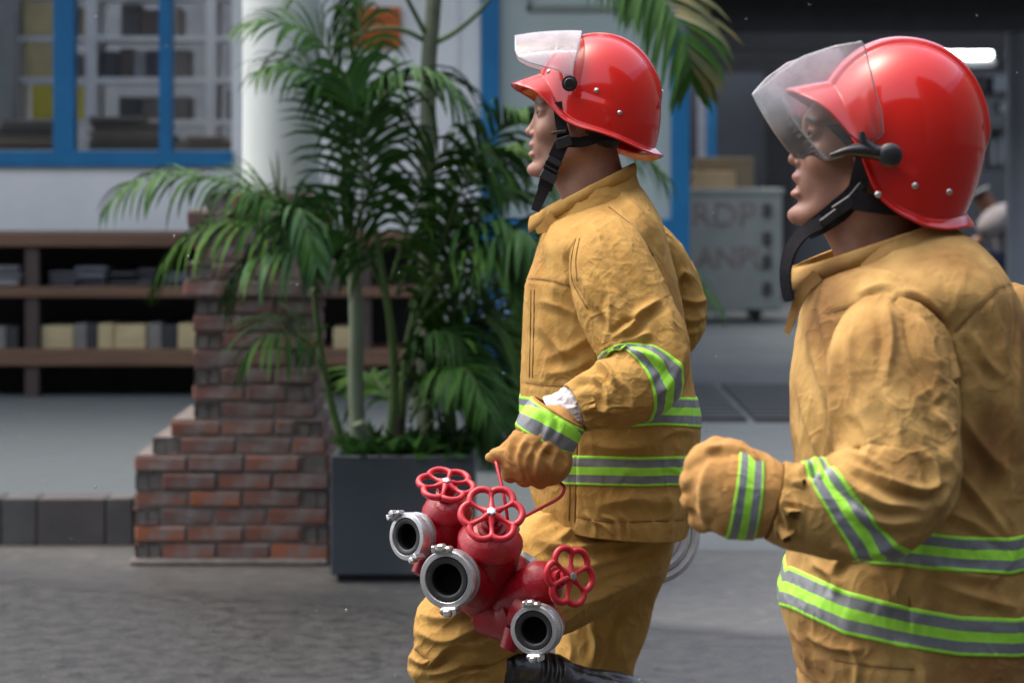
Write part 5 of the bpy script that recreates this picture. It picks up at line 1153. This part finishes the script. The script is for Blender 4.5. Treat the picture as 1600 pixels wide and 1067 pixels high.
folds2 = [([(1300, 488), (1340, 478), (1410, 474), (1450, 490), (1480, 525), (1498, 575), (1500, 610)], -2.2, 3.2, -.7, 1),
    ([(1490, 520), (1530, 480), (1562, 452), (1592, 445)], -1.5, 2.6, -.5, 1),
    ([(1245, 590), (1262, 660), (1285, 720)], 3.5, 8, .7), ([(1262, 490), (1275, 560), (1300, 640)], 5, 12, .8), ([(1280, 480), (1295, 530), (1305, 600)], 4, 10, .7), ([(1242, 660), (1258, 720), (1262, 760)], 3, 7, .7),
    ([(1335, 425), (1375, 425), (1420, 440)], 3, 9, .6), ([(1400, 455), (1440, 462), (1480, 500)], 4, 9, .7), ([(1412, 470), (1452, 482), (1488, 530)], -3.5, 7, -.4), ([(1320, 400), (1380, 395), (1450, 400)], 3, 12, .6), ([(1340, 460), (1380, 445), (1400, 450)], 3.5, 7, .7),
    ([(1545, 470), (1570, 560), (1575, 680), (1560, 800)], 5, 14, .6), ([(1520, 520), (1540, 560), (1568, 590)], 4, 10, .6), ([(1590, 520), (1588, 620), (1585, 760)], 4, 9, .6), ([(1500, 640), (1530, 690), (1570, 740), (1580, 820)], 5, 14, .7), ([(1500, 740), (1540, 790), (1575, 840)], 5, 11, .7), ([(1480, 800), (1530, 820), (1570, 850)], 4, 10, .7),
    ([(1400, 860), (1480, 890), (1560, 905)], 4, 13, .6), ([(1300, 900), (1320, 870), (1360, 860)], 5, 8, .8), ([(1270, 880), (1300, 900), (1310, 930)], 4, 8, .7), ([(1440, 900), (1520, 930), (1590, 950)], 4, 12, .6), ([(1330, 1000), (1340, 1040), (1338, 1075)], 4, 9, .7), ([(1400, 1000), (1440, 1030), (1450, 1075)], 4, 12, .7), ([(1260, 990), (1300, 1010), (1350, 1015)], 4, 9, .6), ([(1420, 930), (1422, 970), (1425, 1010)], -1.6, 2.6, -.5, 1), ([(1300, 1030), (1360, 1040), (1430, 1046)], -1.6, 3, -.5, 1),
    ([(1240, 985), (1258, 1010), (1265, 1045)], 4, 7)]
D = D + fold_disp(G, N, folds2); G = G + N * D[..., None]
jacket2 = loft_mesh('jacket', edge_turn(G), CLOTH2, f2); seams(G, folds2, jacket2)
hoop(G, line([(1230, 800), (1290, 812), (1370, 826), (1420, 828), (1500, 838), (1580, 840), (1640, 826)]), line([(1230, 850), (1290, 865), (1370, 882), (1420, 884), (1500, 893), (1580, 897), (1640, 880)]), jacket2)
hoop(G, line([(1215, 895), (1236, 884), (1320, 922), (1420, 948), (1500, 962), (1592, 966), (1640, 950)]), line([(1215, 945), (1236, 950), (1320, 990), (1420, 1012), (1500, 1024), (1592, 1026), (1640, 1010)]), jacket2)
# sleeve
st = [(1400, 502, 3.71, .050, .04), (1393, 526, 3.645, .074, .07), (1392, 570, 3.60, .090, .090), (1396, 630, 3.575, .091, .092), (1402, 690, 3.555, .086, .09), (1402, 742, 3.535, .084, .086), (1372, 778, 3.515, .082, .084), (1325, 792, 3.505, .074, .078), (1280, 795, 3.50, .064, .068), (1240, 790, 3.50, .058, .062), (1212, 783, 3.50, .054, .058)]
Gs, th = limb_loft(st, 340, 340); Ns = outward(Gs); u = np.linspace(0, 1, 340)[:, None]
D = wrinkle(Gs, .004, .085, 121) * np.clip((u - .12) * 3, 0, 1) + wrinkle(Gs, .002, .042, 122)
fs2 = [([(1307, 497), (1302, 600), (1300, 698)], 6, 11, .7), ([(1335, 500), (1328, 560), (1335, 620)], 4, 10, .7), ([(1386, 478), (1394, 525), (1386, 590)], 5, 11, .8),
    ([(1412, 488), (1427, 550), (1454, 606)], -6, 10, -.6), ([(1430, 478), (1452, 530), (1474, 600)], 4, 11, .3), ([(1405, 466), (1440, 486), (1473, 514), (1494, 550), (1497, 590)], 3.5, 5, .9, 1),
    ([(1448, 612), (1465, 632), (1480, 620)], -3.5, 10, -.3), ([(1457, 640), (1484, 677), (1487, 720)], 4.5, 10, .6), ([(1446, 634), (1460, 676), (1476, 704)], -3, 10, -.3), ([(1340, 640), (1362, 690), (1352, 730)], 4, 11, .7), ([(1380, 610), (1400, 650), (1410, 700)], 3.5, 12, .7),
    ([(1300, 700), (1335, 712), (1395, 742)], 5, 9, .9), ([(1305, 712), (1360, 740), (1440, 765), (1482, 748)], 6, 10, .9), ([(1296, 732), (1330, 760), (1380, 786), (1440, 790)], 6, 11, .9), ([(1330, 790), (1380, 815), (1440, 812)], 5, 12, .7),
    ([(1245, 738), (1275, 724), (1305, 708)], 6, 8, .8), ([(1262, 720), (1280, 730), (1278, 752)], 7, 6, .9), ([(1200, 752), (1222, 745), (1240, 762)], 4, 7, .7), ([(1215, 775), (1226, 805), (1238, 842)], 6, 7, .9), ([(1200, 790), (1212, 815), (1216, 840)], 4, 6, .8), ([(1240, 770), (1250, 800), (1250, 840)], 3, 8, .7),
    ([(1470, 700), (1490, 745), (1466, 795)], 5, 10, .6), ([(1300, 850), (1350, 862), (1410, 842)], 5, 9, .6), ([(1440, 700), (1462, 735), (1462, 775)], 5, 9, .8)]
D = D + fold_disp(Gs, Ns, fs2); Gs = Gs + Ns * D[..., None]
sl2 = loft_mesh('sleeve', edge_turn(Gs), CLOTH2, jacket2); seams(Gs, fs2, sl2)
nu, nv = Gs.shape[:2]; sn = np.cos(thetas(nv))
stripe(Gs, (.735 + .085 * sn) * nu, (.835 + .085 * sn) * nu, sl2)
# far shoulder and arm, mostly behind the back
st = [(1545, 490, 3.90, .008, .008), (1552, 492, 3.91, .045, .05), (1578, 508, 3.96, .064, .066), (1610, 540, 4.02, .07, .07), (1640, 640, 4.03, .065, .065), (1640, 720, 4.02, .06, .06), (1560, 780, 3.98, .055, .055), (1480, 800, 3.95, .05, .05)]
Gf, th = limb_loft(st, 150, 140); Nf = outward(Gf); Gf = Gf + Nf * wrinkle(Gf, .005, .08, 141)[..., None]
loft_mesh('sleeve', edge_turn(Gf), CLOTH2, jacket2)
collar(jacket2, (1262, 440, 1488, 364), (1244, 416, 1468, 346), .098, .088, Y2, CLOTH2, .014, 151)
ribbon('collar_flap', [P(1278, 430, Y2 - .075), P(1256, 452, Y2 - .075), P(1240, 490, Y2 - .07), P(1229, 521, Y2 - .065)], [.020, .018, .013, .008], (-.3, -1, .1), CLOTH2, jacket2, .002)
# trousers
st = [(1425, 1050, Y2, .165, .18), (1415, 1090, Y2, .165, .175), (1380, 1150, Y2 - .06, .13, .12), (1310, 1240, Y2 - .09, .11, .10), (1250, 1330, Y2 - .1, .09, .09), (1300, 1500, Y2 - .08, .085, .08), (1360, 1640, Y2 - .06, .075, .07)]
Gl, th = limb_loft(st, 140, 160); Nl = outward(Gl); Gl = Gl + Nl * wrinkle(Gl, .005, .09, 161)[..., None]
tro2 = loft_mesh('trousers', Gl, CLOTH2, f2)
st = [(1440, 1060, Y2 + .05, .14, .13), (1460, 1150, Y2 + .09, .12, .11), (1480, 1300, Y2 + .1, .1, .095), (1500, 1450, Y2 + .1, .085, .085), (1540, 1640, Y2 + .1, .075, .07)]
Gr, th = limb_loft(st, 80, 120); loft_mesh('trouser_leg', Gr, CLOTH2, tro2)
for (bx, by, bY) in ((1365, 1655, Y2 - .06), (1545, 1655, Y2 + .1)):
    b = MB(); c0 = P(bx, by, bY)
    b.lathe(c0 + [0, 0, .06], (0, 0, -1), [(0, .055), (.06, .056), (.08, .058), (.09, .04)], 20, capa=True, capb=True)
    b.lathe(c0 + [-.02, 0, -.005], (-1, 0, -.02), [(-.09, .02), (-.085, .04), (-.03, .045), (.08, .04), (.14, .036), (.165, .02)], 16, capa=True, capb=True)
    b.build('boot', RUB, f2, True)
# head and helmet
k2 = Y2 / F
place2 = head(f2, P(1336, 239, Y2), 1.05, SKIN2, mouth=5.0, tilt=R(-3), jaw=4)
hx, hy, hs, ha = 1404, 222, 1.05 * .00125, R(9)
ZR2 = ([0, 20, 35, 45, 55, 62, 68, 75, 90, 110, 130, 150, 180], [116, 120, 133, 150, 168, 180, 205, 228, 243, 251, 250, 243, 236])
hm2, HG, hph = helmet(f2, hx, hy, Y2, hs, ha, 0.0, ZR2)
visor_sheet(hm2, (1176, 146), (.555, .832), (.84, -.54), ([0, 40, 83, 130, 166], [2, -6, -8, 4, 20]), ([0, 31, 81, 118, 134, 168], [121, 148, 160, 156, 128, 30]), 168, R(80), .124, Y2, k2, ns=70, sheen_span=(-10, 95, 1.0))
# hinge arm of the visor
b = MB(); yq = Y2 - .128
pts = crom(np.array([P(1297, 243, yq - .001), P(1325, 236, yq), P(1352, 236, yq + .004), P(1392, 242, yq + .008)]), 16)
b.tube(pts, np.interp(np.linspace(0, 1, 16), [0, .3, .55, 1], [.0025, .007, .011, .012]), 10)
b.tube(crom(np.array([P(1346, 206, yq), P(1350, 222, yq + .002), P(1366, 238, yq + .004)]), 10), np.linspace(.004, .011, 10), 10)
b.lathe(P(1389, 243, yq + .012), (0, -1, 0), [(0, .017), (.014, .0175), (.018, .014), (.020, .007), (.0202, 0)], 24)
b.build('visor_hinge', BUCK, hm2, True, angle=40)
bl = MB(); bl.lathe(P(1389, 243, Y2 + .118), (0, 1, 0), [(0, .017), (.014, .0175), (.018, .014), (.0202, 0)], 24); bl.build('visor_hinge', BUCK, hm2, True, angle=40)
for (rx, ry) in ((1414, 289), (1467, 300), (1351, 303)):
    lx, ly = (rx - hx) * k2 / hs, (hy - ry) * k2 / hs; c, s = math.cos(-ha), math.sin(-ha); lx, ly = lx * c + ly * s, -lx * s + ly * c
    q = surf_pt(HG, hph, lx, ly); w = to_world(q[None], hx, hy, Y2, hs, ha)[0]
    b = MB(); b.lathe(w, (q[0] / 98**2, q[1] / 84**2, 0), [(-.002, .0055), (.001, .0052), (.003, .003), (.0034, .0)], 14); b.build('rivet', STEEL, hm2, True)
yn = Y2 - .090
ribbon('chin_strap', [P(1350, 240, yn), P(1344, 272, yn), P(1338, 300, yn + .006), P(1312, 328, yn + .014), P(1282, 350, yn + .028), P(1262, 362, yn + .045)], [.020, .024, .030, .034, .030, .024], (-.2, -1, 0), STRAP, hm2, .003)
ribbon('nape_strap', [P(1428, 322, yn + .012), P(1400, 324, yn + .004), P(1360, 318, yn - .002), P(1334, 312, yn)], [.024, .024, .026, .03], (0, -1, 0), STRAP, hm2, .003)
ribbon('strap_end', [P(1288, 346, yn + .018), P(1258, 362, yn + .012), P(1238, 386, yn + .010), P(1228, 420, yn + .010), P(1229, 450, yn + .012), P(1234, 470, yn + .012)], [.022, .022, .022, .020, .018, .016], (-.75, -.7, .1), STRAP, hm2, .002)
b = MB()
for (bx, by, ax, w, h) in ((1318, 322, .6, .032, .018), (1296, 340, .65, .03, .012), (1338, 300, .9, .03, .012)):
    c, s = math.cos(ax), math.sin(ax); b.obox(P(bx, by, yn + .006), ((c, -.15, s), (0, -1, 0), (-s, 0, c)), (w / 2, .006, h / 2), bev=.0015)
b.build('strap_buckle', BUCK, hm2, True, angle=30)
# near glove: a loose fist pumped forward
palm = [((1180, 772, 0), (1140, 760, 0), 64, 66, 10), ((1144, 756, 0), (1130, 744, 2), 60, 44, 16), ((1142, 778, 0), (1130, 788, 4), 58, 42, 16)]
fing = [[(1112, 714, -8, 26), (1090, 728, 6, 21), (1096, 742, 34, 18), (1112, 744, 46, 16)], [(1106, 745, -12, 27), (1084, 752, 6, 22), (1090, 764, 38, 18), (1110, 766, 50, 16)],
        [(1106, 775, -10, 26), (1086, 782, 6, 21), (1092, 792, 36, 17), (1112, 794, 46, 15)], [(1114, 803, -6, 24), (1094, 812, 8, 19), (1100, 820, 30, 16), (1116, 820, 40, 14)]]
thm = [(1150, 715, 20, 26), (1122, 706, 30, 20), (1098, 716, 34, 17), (1088, 728, 36, 14)]
W, Q = glove(f2, (1130, 765), 3.50 / F, 3.50, palm, fing, thm, h=3.6)
gl2 = cloth_mesh_folds(W, Q, [([(1100, 700), (1125, 700), (1150, 698)], 4, 8, .6), ([(1110, 720), (1096, 770), (1104, 830)], 4, 10, .7), ([(1120, 840), (1140, 836), (1165, 842)], 4, 7, .7), ([(1140, 700), (1165, 705), (1185, 718)], 4, 7, .7)], 181, .0025, 'glove', GLOVE, f2)
st = [(1122, 762, 3.50, .056, .058), (1140, 767, 3.50, .0615, .062), (1165, 773, 3.50, .059, .060), (1192, 779, 3.50, .055, .058), (1206, 783, 3.50, .052, .055)]
Gc, th = limb_loft(st, 80, 170); Nc = outward(Gc); Gc = Gc + Nc * (wrinkle(Gc, .002, .05, 183))[..., None]
cf2 = loft_mesh('glove_cuff', edge_turn(Gc), GLOVE, gl2)
nu, nv = Gc.shape[:2]; sn = np.cos(thetas(nv)); stripe(Gc, 20 + 6 * sn, 56 + 6 * sn, cf2, rows=18)
# ------------------------------------------------------------------ red three-way hose divider, hanging from the glove by its wire handle
YD = 4.58
dv = empty('hose_divider', P(765, 935, 4.62), "red three way fire hose divider with flower shaped handwheels hanging from a gloved hand", 'hose divider')
def V3(t): return P(*t)
body = MB()
bd = P(762, 925, 4.64)
body.lathe(bd + [0, 0, .055], (0.05, 0, -1), [(-.01, .0), (0, .03), (.02, .052), (.05, .060), (.08, .054), (.10, .035), (.105, 0)], 32)
body.lathe(bd, (.45, .8, .32), [(0, .05), (.07, .048), (.085, .046)], 32)
body.lathe(P(752, 940, 4.62), (-.1, -.2, -1), [(0, .016), (.035, .014), (.037, .0)], 14)
body.tube(crom(np.array([P(752, 920, 4.64), P(715, 905, 4.66), P(692, 868, 4.665)]), 12), np.linspace(.050, .046, 12), 28)
body.tube(crom(np.array([P(765, 950, 4.63), P(800, 962, 4.60), P(818, 950, 4.57)]), 12), np.linspace(.050, .042, 12), 28)
bobj = body.build('valve_body', REDV, dv, True, angle=50)
def wheel(c, n, Rw, roll):
    n, u, w = frame(n); k = 144
    w_ = MB(); t = np.linspace(0, 2 * math.pi, k, endpoint=False)
    rr = Rw * (.80 + .20 * np.abs(np.cos(3 * (t - roll))) ** .8)
    rim = [c + rr[i] * (math.cos(t[i]) * u + math.sin(t[i]) * w) for i in range(k)]
    w_.tube(rim, Rw * .118, 10, closed=True)
    for i in range(6):
        a = roll + math.pi / 6 + i * math.pi / 3; d = math.cos(a) * u + math.sin(a) * w
        w_.tube([c + n * .002 + d * Rw * .12, c + d * Rw * .45, c + d * Rw * .66, c + d * Rw * .82], [Rw * .15, Rw * .075, Rw * .08, Rw * .13], 10)
    w_.lathe(c, n, [(-.012, Rw * .0), (-.012, Rw * .24), (.003, Rw * .25), (.005, Rw * .19), (.005, 0)], 24)
    o = w_.build('handwheel', REDW, dv, True, angle=50)
    nt = MB(); nt.lathe(c, n, [(.004, Rw * .21), (.0062, Rw * .20), (.0064, Rw * .12)], 24); nt.lathe(c, n, [(.006, Rw * .15), (.011, Rw * .15), (.012, Rw * .10), (.0122, 0)], 6)
    nt.build('nut', STEEL, o, False)
def valve(b0, b1, r, wc, wn, Rw, roll, cp, cn, Rc, neck, lug0):
    b0, b1, wc, cp, neck = V3(b0), V3(b1), V3(wc), V3(cp), V3(neck); wn = unit(wn); cn = unit(cn)
    m = MB(); ax = unit(b1 - b0); L = np.linalg.norm(b1 - b0)
    m.lathe(b0, ax, [(-.03, 0), (-.025, r * .6), (0, r * .92), (L * .3, r), (L, r)], 40)
    m.lathe(b1, ax, [(-.006, r * 1.0), (-.004, r * 1.03), (.003, r * 1.03), (.006, r * .99), (.016, r * .90), (.025, r * .66), (.030, r * .42)], 40)
    s0 = b1 + ax * .026; d = unit(wc - s0)
    m.lathe(s0, d, [(0, r * .38), (.012, r * .38), (.013, r * .46), (.020, r * .46), (.021, r * .34), (.034, r * .33), (.035, r * .2)], 24)
    m.tube(crom(np.array([neck, neck * .5 + cp * .5 - cn * .03, cp - cn * .05, cp - cn * .034]), 10), np.linspace(Rc * .98, Rc * .80, 10), 32)
    m.build('valve_barrel', REDV, dv, True, angle=45)
    sp = MB(); sp.tube([s0 + d * .03, wc + wn * .002], r * .13, 12); sp.build('spindle', STEEL, dv, True)
    wheel(wc, wn, Rw, roll)
    # coupling ring
    c = MB()
    c.lathe(cp, cn, [(-.034, Rc * .80), (-.030, Rc * .98), (-.022, Rc * 1.0), (-.021, Rc * .90), (-.013, Rc * .90), (-.012, Rc * 1.0), (.001, Rc * 1.0), (.004, Rc * .96), (.005, Rc * .80), (.003, Rc * .77), (-.004, Rc * .765)], 56)
    n, u, w = frame(cn)
    for a in (lug0, lug0 + math.pi):
        d = math.cos(a) * u + math.sin(a) * w; t = np.cross(n, d)
        c.obox(cp + d * Rc * 1.02 + n * .003, (d, t, n), (Rc * .10, Rc * .30, .010), bev=.003)
        c.obox(cp + d * Rc * 1.10 + n * .012, (d, t, n), (Rc * .13, Rc * .13, .009), bev=.003)
        c.obox(cp + d * Rc * 1.06 + t * Rc * .27 + n * .006, (d, t, n), (Rc * .13, Rc * .07, .013), bev=.002)
    o = c.build('coupling', ALU, dv, True, angle=35)
    g = MB(); g.lathe(cp, cn, [(.000, Rc * .765), (.0035, Rc * .74), (.004, Rc * .62), (.002, Rc * .545), (-.006, Rc * .53)], 48); g.build('gasket', RUB, o, True, angle=40)
    bo = MB(); bo.lathe(cp, cn, [(-.006, Rc * .535), (-.020, Rc * .52), (-.024, Rc * .5), (-.0241, 0)], 40); bo.build('bore', BORE, o, True, angle=40)
valve((752, 930, 4.63), (766, 846, 4.555), .057, (768, 803, 4.50), (.02, -.80, .60), .054, .52, (699, 905, 4.475), (-.36, -.93, .03), .0515, (742, 905, 4.575), .12)
valve((694, 872, 4.668), (699, 800, 4.635), .045, (697, 757, 4.605), (.08, -.44, .89), .050, .2, (637, 838, 4.585), (-.66, -.75, .06), .043, (688, 850, 4.65), .6)
valve((788, 946, 4.61), (846, 912, 4.535), .042, (890, 900, 4.475), (.60, -.79, .12), .051, .3, (835, 984, 4.455), (-.34, -.94, .02), .044, (818, 958, 4.55), .05)
for o_, d_, pf in ((P(668, 868, 4.64), (-.45, -.3, -.85), [(0, .020), (.02, .016), (.038, .014), (.039, 0)]), (P(806, 985, 4.53), (-.4, -.1, -.9), [(0, .022), (.02, .018), (.036, .015), (.037, 0)]), (P(694, 955, 4.50), (-.3, -.2, -.3), [(0, .006), (.006, .006), (.0062, 0)])):
    lg = MB(); lg.lathe(o_, d_, pf, 14); lg.build('foot', REDV, dv, True, angle=40)
inl = MB(); inn = unit((.35, .8, .45)); ic = P(806, 902, 4.73)
inl.lathe(ic, inn, [(-.03, .040), (-.028, .052), (-.012, .053), (-.011, .047), (-.004, .047), (-.003, .056), (.012, .056), (.014, .044), (.0, .042)], 48); inl.build('inlet_coupling', ALU, dv, True, angle=35)
hd = MB(); pts = crom(np.array([P(796, 832, 4.60), P(788, 778, 4.60), P(776, 726, 4.64), P(775, 721, 4.655), P(784, 726, 4.675), P(812, 738, 4.675), P(852, 752, 4.675), P(872, 753, 4.665), P(882, 762, 4.655), P(874, 777, 4.645), P(842, 795, 4.63), P(808, 814, 4.61), P(802, 826, 4.605)]), 90)
hd.tube(pts, .0031, 8); hd.build('wire_handle', REDW, dv, True)
bt = MB(); bt.lathe(P(803, 826, 4.59), (.6, -.8, .1), [(-.012, .006), (0, .006), (.001, .009), (.006, .009), (.008, .006), (.0085, 0)], 14); bt.build('bolt', STEEL, dv, True, angle=40)
# rolled white hose at his far hip
rh = empty('rolled_hose', P(1010, 920, 5.28), "rolled pale fire hose carried at the hip behind the tan jacket's hem", 'fire hose')
rc = P(1006, 832, 5.27); n_, u_, w_ = frame((.25, -.93, .26))
b = MB(); k = 4 * 90; sp = np.linspace(0, 4 * 2 * math.pi, k); rad = .030 + (.110 - .030) * sp / sp[-1]
Vs = []; wid = .030
for a, r in zip(sp, rad):
    d = math.cos(a) * u_ + math.sin(a) * w_; j = .0012 * math.sin(a * 1.7)
    for (dr, dn) in ((-.0092, -wid + .006 + j), (0, -wid + j), (.0092, -wid + .006 + j), (.0092, wid - .006), (0, wid + j), (-.0092, wid - .006)): Vs.append(rc + d * (r + dr) + n_ * dn)
b.add(Vs, [tuple(f) for f in grid_faces(k, 6, True)])
b.build('hose_coil', HOSEW, rh, True, angle=40)
b = MB(); b.lathe(rc + (u_ * .99 - w_ * .1) * .124, u_ * .2 + w_, [(-.02, .022), (-.02, .028), (.02, .028), (.02, .022)], 20); b.build('hose_coupling', ALU, rh, True, angle=35)
# ------------------------------------------------------------------ seated person far right, stool, rain
YSe = 17.5
se2 = empty('person', (wx(1575, YSe), YSe, ZP), "person hunched on a stool in light grey shirt and dark blue trousers", 'person')
def skin_body(name, joints, edges, rad, mat, parent, lvl=2):
    me = bpy.data.meshes.new(name); o0 = ORG[parent.name]
    me.from_pydata([tuple(np.array(j) - o0) for j in joints], edges, []); o = link(name, me, parent)
    m = o.modifiers.new('skin', 'SKIN'); m.use_smooth_shade = True
    for i, v in enumerate(me.skin_vertices[0].data): v.radius = (rad[i], rad[i]); v.use_root = (i == 0)
    s = o.modifiers.new('sub', 'SUBSURF'); s.levels = lvl; s.render_levels = lvl; me.materials.append(mat); return o
def q(px, py, dy=0): return P(px, py, YSe + dy)
SHIRT = M("light_grey_shirt", (.34, .32, .33), (.28, .265, .27), rough=.85, bump=.2, bscale=40); NAVY = M("navy_trousers", (.012, .028, .075), (.01, .02, .055), rough=.85)
skin_body('body', [q(1600, 430), q(1590, 380), q(1568, 348), q(1552, 335), q(1540, 318), q(1530, 300)], [(i, i + 1) for i in range(5)], [.13, .12, .12, .07, .06, .085], SKIN2, se2)
skin_body('shirt', [q(1604, 435), q(1596, 390), q(1578, 350), q(1566, 338), q(1548, 350, -.18), q(1535, 372, -.2)], [(0, 1), (1, 2), (2, 3), (3, 4), (4, 5)], [.17, .18, .17, .12, .09, .085], SHIRT, se2)
skin_body('trousers', [q(1606, 432), q(1600, 425, -.12), q(1530, 402, -.14), q(1518, 455, -.12), q(1518, 505, -.12), q(1600, 425, .12), q(1535, 408, .14), q(1528, 505, .13)], [(0, 1), (1, 2), (2, 3), (3, 4), (0, 5), (5, 6), (6, 7)], [.15, .10, .085, .065, .05, .10, .08, .05], NAVY, se2)
skin_body('forearm', [q(1535, 372, -.2), q(1520, 385, -.22), q(1505, 392, -.2)], [(0, 1), (1, 2)], [.05, .042, .035], SKIN2, se2)
skin_body('hair', [q(1532, 302), q(1529, 296)], [(0, 1)], [.10, .10], HAIR, se2)
st_ = empty('stool', (wx(1604, YSe), YSe, ZP), "dark stool under the hunched person at the right edge", 'stool')
m = MB(); m.lathe((wx(1604, YSe), YSe, wz(464, YSe)), (0, 0, 1), [(0, 0), (0, .19), (.03, .19), (.03, 0)], 24); m.build('seat', CL[0], st_)
for k in range(4):
    a = k * math.pi / 2 + .6; c = np.array([wx(1604, YSe), YSe, 0]); d = np.array([math.cos(a), math.sin(a), 0])
    m = MB(); m.tube([c + d * .14 + [0, 0, wz(464, YSe)], c + d * .18 + [0, 0, ZP - .002]], .015, 8); m.build('leg', CL[0], st_)
# raindrops in the air
rn = MB(); r = random.Random(21); RAIN = glassy("raindrop", base=.35, rough=.05)
for k in range(55):
    y = r.uniform(4.2, 8.5); px = r.uniform(0, 1600); py = r.uniform(0, 1060); c = P(px, py, y); s = r.uniform(.0011, .0019)
    rn.lathe(c, (.12, 0, 1), [(-s * 1.5, 0), (-s * 1.1, s * .7), (0, s), (s * 1.1, s * .7), (s * 1.5, 0)], 6)
tag(rn.build('rain', RAIN, None, True), "raindrops falling through the air", 'rain', kind='stuff')
